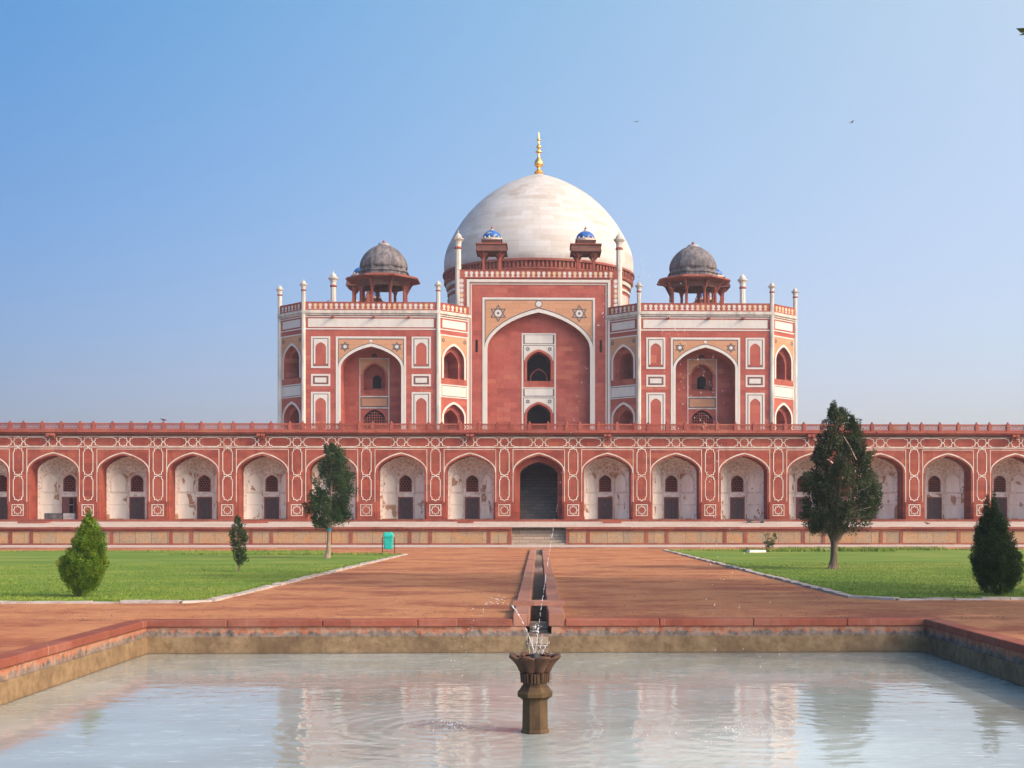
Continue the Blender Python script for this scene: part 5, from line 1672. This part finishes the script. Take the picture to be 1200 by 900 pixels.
rt = conifer('juniper_tree', (12.25, 53.0, .03), 'tall broad dark juniper tree with flared trunk on the right lawn', 'tree',
        [(1.50, -.5, .5), (1.63, -.74, .78), (1.96, -1.0, 1.28), (2.54, -1.11, 1.72), (3.37, -1.11, 1.88), (3.8, -1.0, 1.65), (4.19, -.9, 1.44), (5.0, -.62, 1.35), (5.43, -.36, 1.11), (6.0, -.28, .92), (6.3, -.22, .7), (6.65, -.1, .35)],
        560, .55, .22, 125, .085, M['leaf_juniper'], 34, [([(-.02, 0, -.1), (0, 0, .12), (.03, 0, .45), (.04, 0, .95), (.10, 0, 1.5), (.25, 0, 3.0), (.2, 0, 5.6)], [.27, .19, .145, .14, .15, .09, .02]), ([(.05, 0, 1.0), (-.2, .1, 1.7), (-.6, .1, 2.8)], [.11, .09, .03]), ([(.06, 0, 1.0), (.5, -.2, 1.8), (1.1, -.3, 2.9)], [.12, .08, .03]), ([(-.22, -.12, -.05), (-.06, -.04, .25), (.02, 0, .6)], [.06, .08, .08]), ([(.24, .1, -.05), (.1, .04, .22), (.04, 0, .6)], [.06, .08, .08])],
        weights=(5, 4, 1.6), leaders=((.02, 0, 6.2, .75), (.36, 0, 6.1, .6), (.78, 0, 5.8, .55), (-.62, 0, 4.55, .6)), gaps=13, rag=.16)
mb = MB(); rr_ = random.Random(9)
for k in range(16):
    a0 = (rr_.uniform(.1, .9), -.7 + rr_.uniform(-.3, .2), rr_.uniform(1.9, 3.4)); 
    mb.tube([a0, (a0[0] + rr_.uniform(-.1, .35), a0[1] - .25, a0[2] + rr_.uniform(.0, .3)), (a0[0] + rr_.uniform(.1, .6), a0[1] - .45, a0[2] + rr_.uniform(.05, .5))], [.028, .02, .007], 5)
mb.tube([(.25, -.75, 5.5), (.5, -.95, 5.0), (.75, -.9, 4.5)], [.012, .016, .02], 5); mb.tube([(-.05, -.8, 4.7), (.3, -1.0, 4.3)], [.01, .014], 5)
mb.build('dead_branches', M['dead'], rt, world=False)
conifer('cypress_bush', (12.72, 35.2, .03), 'dense dark green cypress bush with two pointed tops on the right lawn', 'bush',
        [(.10, -.2, .2), (.19, -.31, .35), (.39, -.52, .56), (.72, -.66, .69), (1.01, -.73, .66), (1.43, -.69, .52), (1.84, -.58, .34), (2.1, -.48, .22), (2.3, -.36, .08)],
        760, .26, .10, 95, .046, M['leaf_dark'], 35, [([(-.02, 0, -.05), (-.06, 0, .3), (-.12, 0, 1.0), (-.1, 0, 2.2)], [.05, .04, .03, .01]), ([(.05, 0, -.05), (.12, .05, .35), (.25, .05, .9)], [.045, .035, .012]), ([(.0, 0, -.05), (-.2, .05, .35), (-.35, .05, .9)], [.04, .03, .012])],
        weights=(4, 3, 4), slim=.90, leaders=((-.09, 0, 2.2, .76), (-.29, 0, 2.12, .72), (-.10, 0.03, 2.0, .7), (-.27, 0, 1.95, .7), (-.07, -.03, 1.9, .7), (-.33, 0, 1.85, .65)))
# sapling at the far edge of the right lawn
sp_ = thing('sapling', (14.0, 77.5, .03), 'tiny leafy sapling at the far edge of the right lawn', 'plant')
T = []
for k in range(26):
    a = random.random() * 2 * pi; z = random.uniform(.2, 1.05); T.append(((.28 * cos(a) * random.random() + .12 * z, .28 * sin(a) * random.random(), z), (cos(a), sin(a), .6), .2, .1, 22, random.choice((0, 1, 2))))
leaves_mesh('foliage', T, M['leaf_broad'], sp_, 36, .1, .5)
mb = MB(); mb.tube([(0, 0, -.03), (.03, 0, .4), (.12, 0, 1.0)], [.02, .015, .006], 5); mb.tube([(.01, 0, .1), (-.15, 0, .5)], [.012, .005], 5)
mb.build('stem', M['bark'], sp_, world=False)

# shade trees standing out of frame on the right; one reaches into the upper corner
def shade_tree(loc, label, H, R, seed, cz, branch=None, nleaf=330, nt=230):
    root = thing('shade_tree', loc, label, 'tree', 'tall shade trees beside the garden')
    rg_ = random.Random(seed); T = []; tb = MB()
    tb.tube([(0, 0, -.2), (.1, 0, 2), (.0, .1, cz * .55), (.1, .1, cz)], [.5, .34, .27, .15], 9)
    for i in range(nt):
        u = rg_.random(); a = rg_.random() * 2 * pi; ph = math.acos(rg_.uniform(-.75, 1))
        q = .45 + .55 * u ** .4
        x, y, z = R * q * sin(ph) * cos(a), R * q * sin(ph) * sin(a), cz + (H - cz) * q * cos(ph)
        T.append(((x, y, z), (cos(a), sin(a), .25), rg_.uniform(.7, 1.3), rg_.uniform(.45, .8), nleaf // 2, rg_.choice((0, 0, 1, 1, 2))))
        if i % 6 == 0: tb.tube([(.05, .05, cz * rg_.uniform(.5, .95)), (x * .5, y * .5, (z + cz * .75) / 2), (x, y, z)], [.13, .08, .02], 5)
    if branch:
        bx, by, bz = branch
        tb.tube([(.05, 0, cz * .8), (bx * .5, by * .5, bz - .6), (bx, by, bz)], [.14, .07, .012], 6)
        for k in range(7):
            q = .55 + .075 * k
            T.append(((bx * q, by * q, bz - .3 * (1 - q)), (-1, 0, -.5), .5, .25, 16, k % 3))
        for dz in (.0, -.12, -.38):
            T.append(((bx + .12 + abs(dz) * .25, by, bz + dz - .02), (-1, .0, -.5), .14, .05, 5, 0))
    leaves_mesh('crown', T, M['leaf_broad'], root, seed, .25, .5, .4)
    tb.build('trunk', M['bark'], root, world=False, smooth=True)
    return root
shade_tree((21.3, 24.0, 0), 'tall leafy tree whose outermost twig tips reach the upper right corner', 13.5, 4.6, 41, 9.6, (-11.2, 1.0, 11.95))
shade_tree((19.7, 34.6, 0), 'tall thin-crowned tree beyond the right side of the pool path', 21.5, 3.9, 42, 17.0, nt=210, nleaf=300)
shade_tree((30.5, 28.5, 0), 'rear tall tree off the right side of the garden', 22.5, 5.0, 43, 18.0, nt=260, nleaf=300)

# ================================================================== grass
def in_poly(x, y, P):
    c = False; n = len(P); j = n - 1
    for i in range(n):
        if (P[i][1] > y) != (P[j][1] > y) and x < (P[j][0] - P[i][0]) * (y - P[i][1]) / (P[j][1] - P[i][1]) + P[i][0]: c = not c
        j = i
    return c
def grass(n_area, tall):
    rng = np.random.default_rng(77)
    pts = []
    for P, xr in ((LAWN_L, (-24, -7.7)), (LAWN_R, (8.2, 25))):
        yy0 = 33.05 if P is LAWN_L else 34.0
        k = 0
        while k < n_area:
            x = rng.uniform(*xr); y = yy0 + 26 * rng.random() ** 2.2
            if in_poly(x, y, P): pts.append((x, y, rng.uniform(.02, .05))); k += 1
    # ragged tufts on edges
    for path in ([(-24, 33.02), (-9.3, 33.45), (-8.85, 33.95), (-7.95, 73.8)], [(8.35, 82), (8.85, 35.1), (9.65, 34.2), (25, 34.1)]):
        for (x0, y0), (x1, y1) in zip(path, path[1:]):
            L = math.hypot(x1 - x0, y1 - y0)
            for k in range(int(L * 60)):
                u = rng.random(); pts.append((x0 + (x1 - x0) * u + rng.normal() * .05, y0 + (y1 - y0) * u + rng.normal() * .05, rng.uniform(.03, .09)))
    for (xa, xb, y, h, dn) in tall:
        for k in range(int(abs(xb - xa) * dn)):
            x = rng.uniform(xa, xb); pts.append((x, y + rng.normal() * .35, h * rng.uniform(.4, 1.1)))
    A = np.array(pts); n = len(A)
    ang = rng.random(n) * 2 * pi; w = .012 + A[:, 2] * .10
    lean = rng.normal(size=(n, 2)) * A[:, 2][:, None] * .45
    b0 = np.stack([A[:, 0] - np.cos(ang) * w, A[:, 1] - np.sin(ang) * w, np.full(n, .03)], 1)
    b1 = np.stack([A[:, 0] + np.cos(ang) * w, A[:, 1] + np.sin(ang) * w, np.full(n, .03)], 1)
    tp = np.stack([A[:, 0] + lean[:, 0], A[:, 1] + lean[:, 1], .03 + A[:, 2]], 1)
    V = np.stack([b0, b1, tp], 1).reshape(-1, 3).astype(np.float32)
    me = bpy.data.meshes.new('grass')
    me.vertices.add(n * 3); me.vertices.foreach_set('co', V.ravel())
    me.loops.add(n * 3); me.loops.foreach_set('vertex_index', np.arange(n * 3, dtype=np.int32))
    me.polygons.add(n); me.polygons.foreach_set('loop_start', np.arange(0, n * 3, 3, dtype=np.int32))
    try: me.polygons.foreach_set('loop_total', np.full(n, 3, dtype=np.int32))
    except Exception: pass
    me.materials.append(M['blade']); me.update(calc_edges=True); me.validate()
    o = bpy.data.objects.new('grass', me); COL.objects.link(o)
    return tag(o, 'short green grass on both lawns, ragged along the edges', 'grass', kind='stuff')
grass(60000, [(12.5, 22, 78.5, .28, 130), (15.5, 26, 81.5, .28, 120), (9, 13, 80.5, .16, 90), (-48, -13, 79.8, .14, 60), (26, 46, 82.0, .16, 60), (-21, -8.5, 73.3, .16, 110)])

# ================================================================== things
# litter bin
bn = thing('litter_bin', (-8.95, 76.5, 0), 'teal metal litter bin with domed lid hung between two dark posts', 'bin')
mb = MB()
def rrect(w, d, z, k=.06):
    P = []
    for sx, sy, a0 in ((1, 1, 0), (-1, 1, 90), (-1, -1, 180), (1, -1, 270)):
        for q in (0, 45, 90):
            a = radians(a0 + q); P.append((sx * (w / 2 - k) + k * cos(a), sy * (d / 2 - k) + k * sin(a), z))
    return P
def loft(mb, rings, m=0):
    n = len(rings[0])
    for a, b in zip(rings, rings[1:]):
        for i in range(n): mb.quad(a[i], a[(i + 1) % n], b[(i + 1) % n], b[i], m)
    mb.add(rings[0], [tuple(reversed(range(n)))], m); mb.add(rings[-1], [tuple(range(n))], m)
loft(mb, [rrect(.46, .34, .24), rrect(.50, .38, .30), rrect(.56, .42, .98)])
body = mb.build('body', M['teal'], bn, world=False)
mb = MB(); loft(mb, [rrect(.62, .48, .985), rrect(.62, .48, 1.06), rrect(.58, .44, 1.16), rrect(.48, .34, 1.235), rrect(.3, .2, 1.26)])
mb.build('lid', M['teal'], bn, world=False, smooth=True, angle=50)
for sx in (-1, 1):
    mb = MB(); mb.tube([(sx * .36, 0, -.05), (sx * .36, 0, .96)], [.026, .026], 8); mb.tube([(sx * .36, 0, .72), (sx * .27, 0, .72)], [.018, .018], 6)
    mb.build('post', M['iron'], bn, world=False)

# slabs and blocks lying about
def slab(name, x, y, z, w, d, h, mat, label, cat, rot=0, group=None):
    mb = MB(); rg_ = random.Random(int(x * 31) + 5)
    P = []
    for zz_ in (0, h):
        for u, v in ((-1, -1), (-.2, -1.08), (1, -1), (1.05, .1), (1, 1), (0, 1.05), (-1, 1)):
            P.append((u * w / 2 * rg_.uniform(.93, 1.05), v * d / 2 * rg_.uniform(.93, 1.05), zz_ + (rg_.uniform(-.01, .01) if zz_ else 0)))
    n = 7
    mb.add(P, [tuple(reversed(range(n))), tuple(range(n, 2 * n))] + [(i, (i + 1) % n, n + (i + 1) % n, n + i) for i in range(n)])
    o = mb.build(name, mat, None, (x, y, z), world=False); o.rotation_euler[2] = rot
    return tag(o, label, cat, group)
def rblock(name, x, y, z, w, d, h, mat, label, cat):
    mb = MB(); mb.wbox(-w / 2, w / 2, -d / 2, d / 2, 0, h); mb.wbox(-w / 2 + .05, w / 2 - .05, -d / 2 + .05, d / 2 - .05, h, h + .012)
    o = mb.build(name, mat, None, (x, y, z), world=False)
    bv_ = o.modifiers.new('bevel', 'BEVEL'); bv_.width = .02; bv_.segments = 2
    return tag(o, label, cat)
rblock('stone_slab', -37.75, 100.55, 1.952, 1.32, .3, .47, M['blackstone'], 'blackened speckled stone slab standing in the leftmost full arch', 'slab')
rblock('stone_block', -36.55, 100.7, 1.952, .9, .35, .46, M['edging'], 'pale grey stone block beside the blackened slab in the leftmost full arch', 'block')
slab('loose_slab', -38.3, 98.2, 1.68, 2.2, .8, .12, M['red_trim'], 'thin red slab on the ledge below the blackened slab', 'slab', 0, 'loose red slabs on the podium ledge')
slab('loose_slab', -21.6, 98.2, 1.68, 1.9, .8, .14, M['red_trim'], 'thin red slab on the ledge below the fourth arch left of the staircase', 'slab', .05, 'loose red slabs on the podium ledge')
slab('loose_slab', -5.6, 98.1, 1.68, 1.2, .6, .10, M['red_trim'], 'thin red slab on the ledge just left of the staircase arch', 'slab', -.04, 'loose red slabs on the podium ledge')
slab('loose_slab', 5.6, 98.1, 1.68, 1.4, .7, .15, M['red_trim'], 'thin red slab on the ledge just right of the staircase arch', 'slab', .03, 'loose red slabs on the podium ledge')
slab('stone_bench', 16.7, 98.2, 1.85, 1.5, .5, .09, M['blackstone'], 'dark flat slab propped on two stones below the third arch right of the staircase', 'slab', 0)
for sx in (-.5, .5): slab('prop_stone', 16.7 + sx, 98.2, 1.66, .25, .35, .19, M['blackstone'], ('left' if sx < 0 else 'right') + ' dark prop stone under the dark flat slab on the ledge', 'stone')
slab('white_slab', 13.05, 76.6, .04, 1.05, .6, .13, M['whiteslab'], 'flat white slab lying in grass left of the tiny sapling', 'slab', .2)
slab('white_slab', 18.1, 79.6, .05, 1.1, .6, .12, M['whiteslab'], 'flat white slab lying in grass by the tall juniper, right of the sapling', 'slab', -.15)

# birds
def bird(name, loc, yaw, label, scale, mat, flying=False):
    root = thing(name, loc, label, 'bird')
    mb = MB(); S = scale
    rings_ = [(-.55, .02, .02), (-.35, .07, .03), (-.15, .13, .06), (.08, .15, .08), (.25, .12, .12), (.36, .08, .19), (.44, .075, .24), (.52, .05, .24), (.66, .008, .22)]
    seg = 8; k = len(rings_); vs = []
    for x, rr, z in rings_:
        for i in range(seg):
            a = 2 * pi * i / seg; vs.append((S * x, S * rr * cos(a), S * (z * (0 if flying else 1) + rr * .95 * sin(a) + (0 if flying else .22))))
    fs = [(q * seg + i, q * seg + (i + 1) % seg, (q + 1) * seg + (i + 1) % seg, (q + 1) * seg + i) for q in range(k - 1) for i in range(seg)]
    mb.add(vs, fs + [tuple(range(seg)), tuple((k - 1) * seg + i for i in range(seg))])
    mb.add([(-.45 * S, -.04 * S, .22 * S * (not flying)), (-.45 * S, .04 * S, .22 * S * (not flying)), (-.95 * S, .10 * S, .1 * S * (not flying)), (-.95 * S, -.10 * S, .1 * S * (not flying))], [(0, 1, 2, 3)])
    if not flying:
        for s_ in (-1, 1): mb.tube([(0.02 * S, s_ * .06 * S, .18 * S), (.03 * S, s_ * .06 * S, 0)], [.015 * S, .012 * S], 5)
    o = mb.build('body', mat, root, world=False, smooth=True)
    if flying:
        for s_ in (-1, 1):
            wb = MB()
            O = [(.18, .08, .04), (.32, .5, .16), (.2, 1.05, .22), (-.02, 1.45, .2), (-.1, .9, .2), (-.2, .45, .12), (-.18, .08, .03)]
            top = [(S * x, s_ * S * y, S * z) for x, y, z in O]; bot = [(x, y, z - .02 * S) for x, y, z in top]; n = len(O)
            wb.add(top + bot, [tuple(range(n)), tuple(range(2 * n - 1, n - 1, -1))] + [(i, (i + 1) % n, n + (i + 1) % n, n + i) for i in range(n)])
            wb.build('wing', mat, root, world=False)
    root.rotation_euler[2] = yaw
    return root
bird('flying_bird', (29.0, 118, 38.7), radians(8), 'larger bird gliding in the upper right sky with spread wings', .33, M['feather_grey'], True)
bird('flying_bird', (9.0, 118, 38.6), radians(60), 'tiny dark bird dot in the sky above the dome, right of its finial', .24, M['feather'], True)
bird('crow', (-29.0, 99.74, 9.52), radians(200), 'black crow perched on the terrace railing at the far left', .45, M['feather'])
bird('crow', (29.4, 96.2, 1.54), radians(160), 'black crow standing on the podium ledge right of the juniper tree', .42, M['feather'])
bird('pigeon', (-20.0, 122.0, ZPT + .0), radians(20), 'dark pigeon on the parapet left of the left pavilion kiosk', .28, M['feather'])
bird('pigeon', (9.55, 121.98, 24.93), radians(90), 'dark pigeon perched on the thin pinnacle right of the portal', .30, M['feather'])
bird('pigeon', (-16.5, 131.7, 29.6), radians(180), 'dark pigeon on top of the left grey dome', .34, M['feather'])
bird('crow', (37.0, 87.9, .10), radians(180), 'black crow on the pavement behind the twin-topped cypress bush', .45, M['feather'])
# dry palm behind the railing
pl = thing('dry_palm', (28.4, 101.6, 8.86), 'dry yellowish fan palm fronds peeping over the terrace railing', 'plant')
mb = MB()
for k in range(11):
    a = radians(-75 + 15 * k); L = .85
    q = (sin(a) * L, 0, .15 + cos(a) * L * .75)
    mb.add([(-.03, 0, 0), (.03, 0, 0), (q[0] * .6 + .05 * cos(a), -.1, q[2] * .65), (q[0], -.15, q[2]), (q[0] * .6 - .05 * cos(a), -.1, q[2] * .65)], [(0, 1, 2, 3, 4)])
mb.build('frond', M['frond'], pl, world=False)
mb = MB(); mb.tube([(0, 0, -.02), (0, 0, .2)], [.05, .03], 6); mb.build('stem', M['bark'], pl, world=False)

# scattered pebbles and leaf litter on the earth: nobody could count it
rng = random.Random(99); mb = MB()
for i in range(5200):
    y = 27.6 + 30 * rng.random() ** 1.8; x = rng.uniform(-13, 14)
    if abs(x) < .7 or (abs(x) > 8.4 and y > 32.6): continue
    s_ = rng.uniform(.008, .026); h = s_ * rng.uniform(.4, .9)
    a = rng.random() * 6.28
    mb.add([(x + s_ * cos(a + q * 1.57) * rng.uniform(.7, 1.3), y + s_ * sin(a + q * 1.57) * rng.uniform(.7, 1.3), 0) for q in range(4)] + [(x, y, h)], [(0, 1, 4), (1, 2, 4), (2, 3, 4), (3, 0, 4)], rng.choice((0, 0, 1, 2)))
tag(mb.build('gravel', [M['earth'], M['blackstone'], M['bark']]), 'loose pebbles and leaf litter on the red earth path', 'gravel', kind='stuff')

# ================================================================== haze
mb = MB(); mb.wbox(-2600, 2600, -320, 4100, -2.2, 50.0)
hz = mb.build('haze', M['haze'])
tag(hz, None, None, kind='stuff')
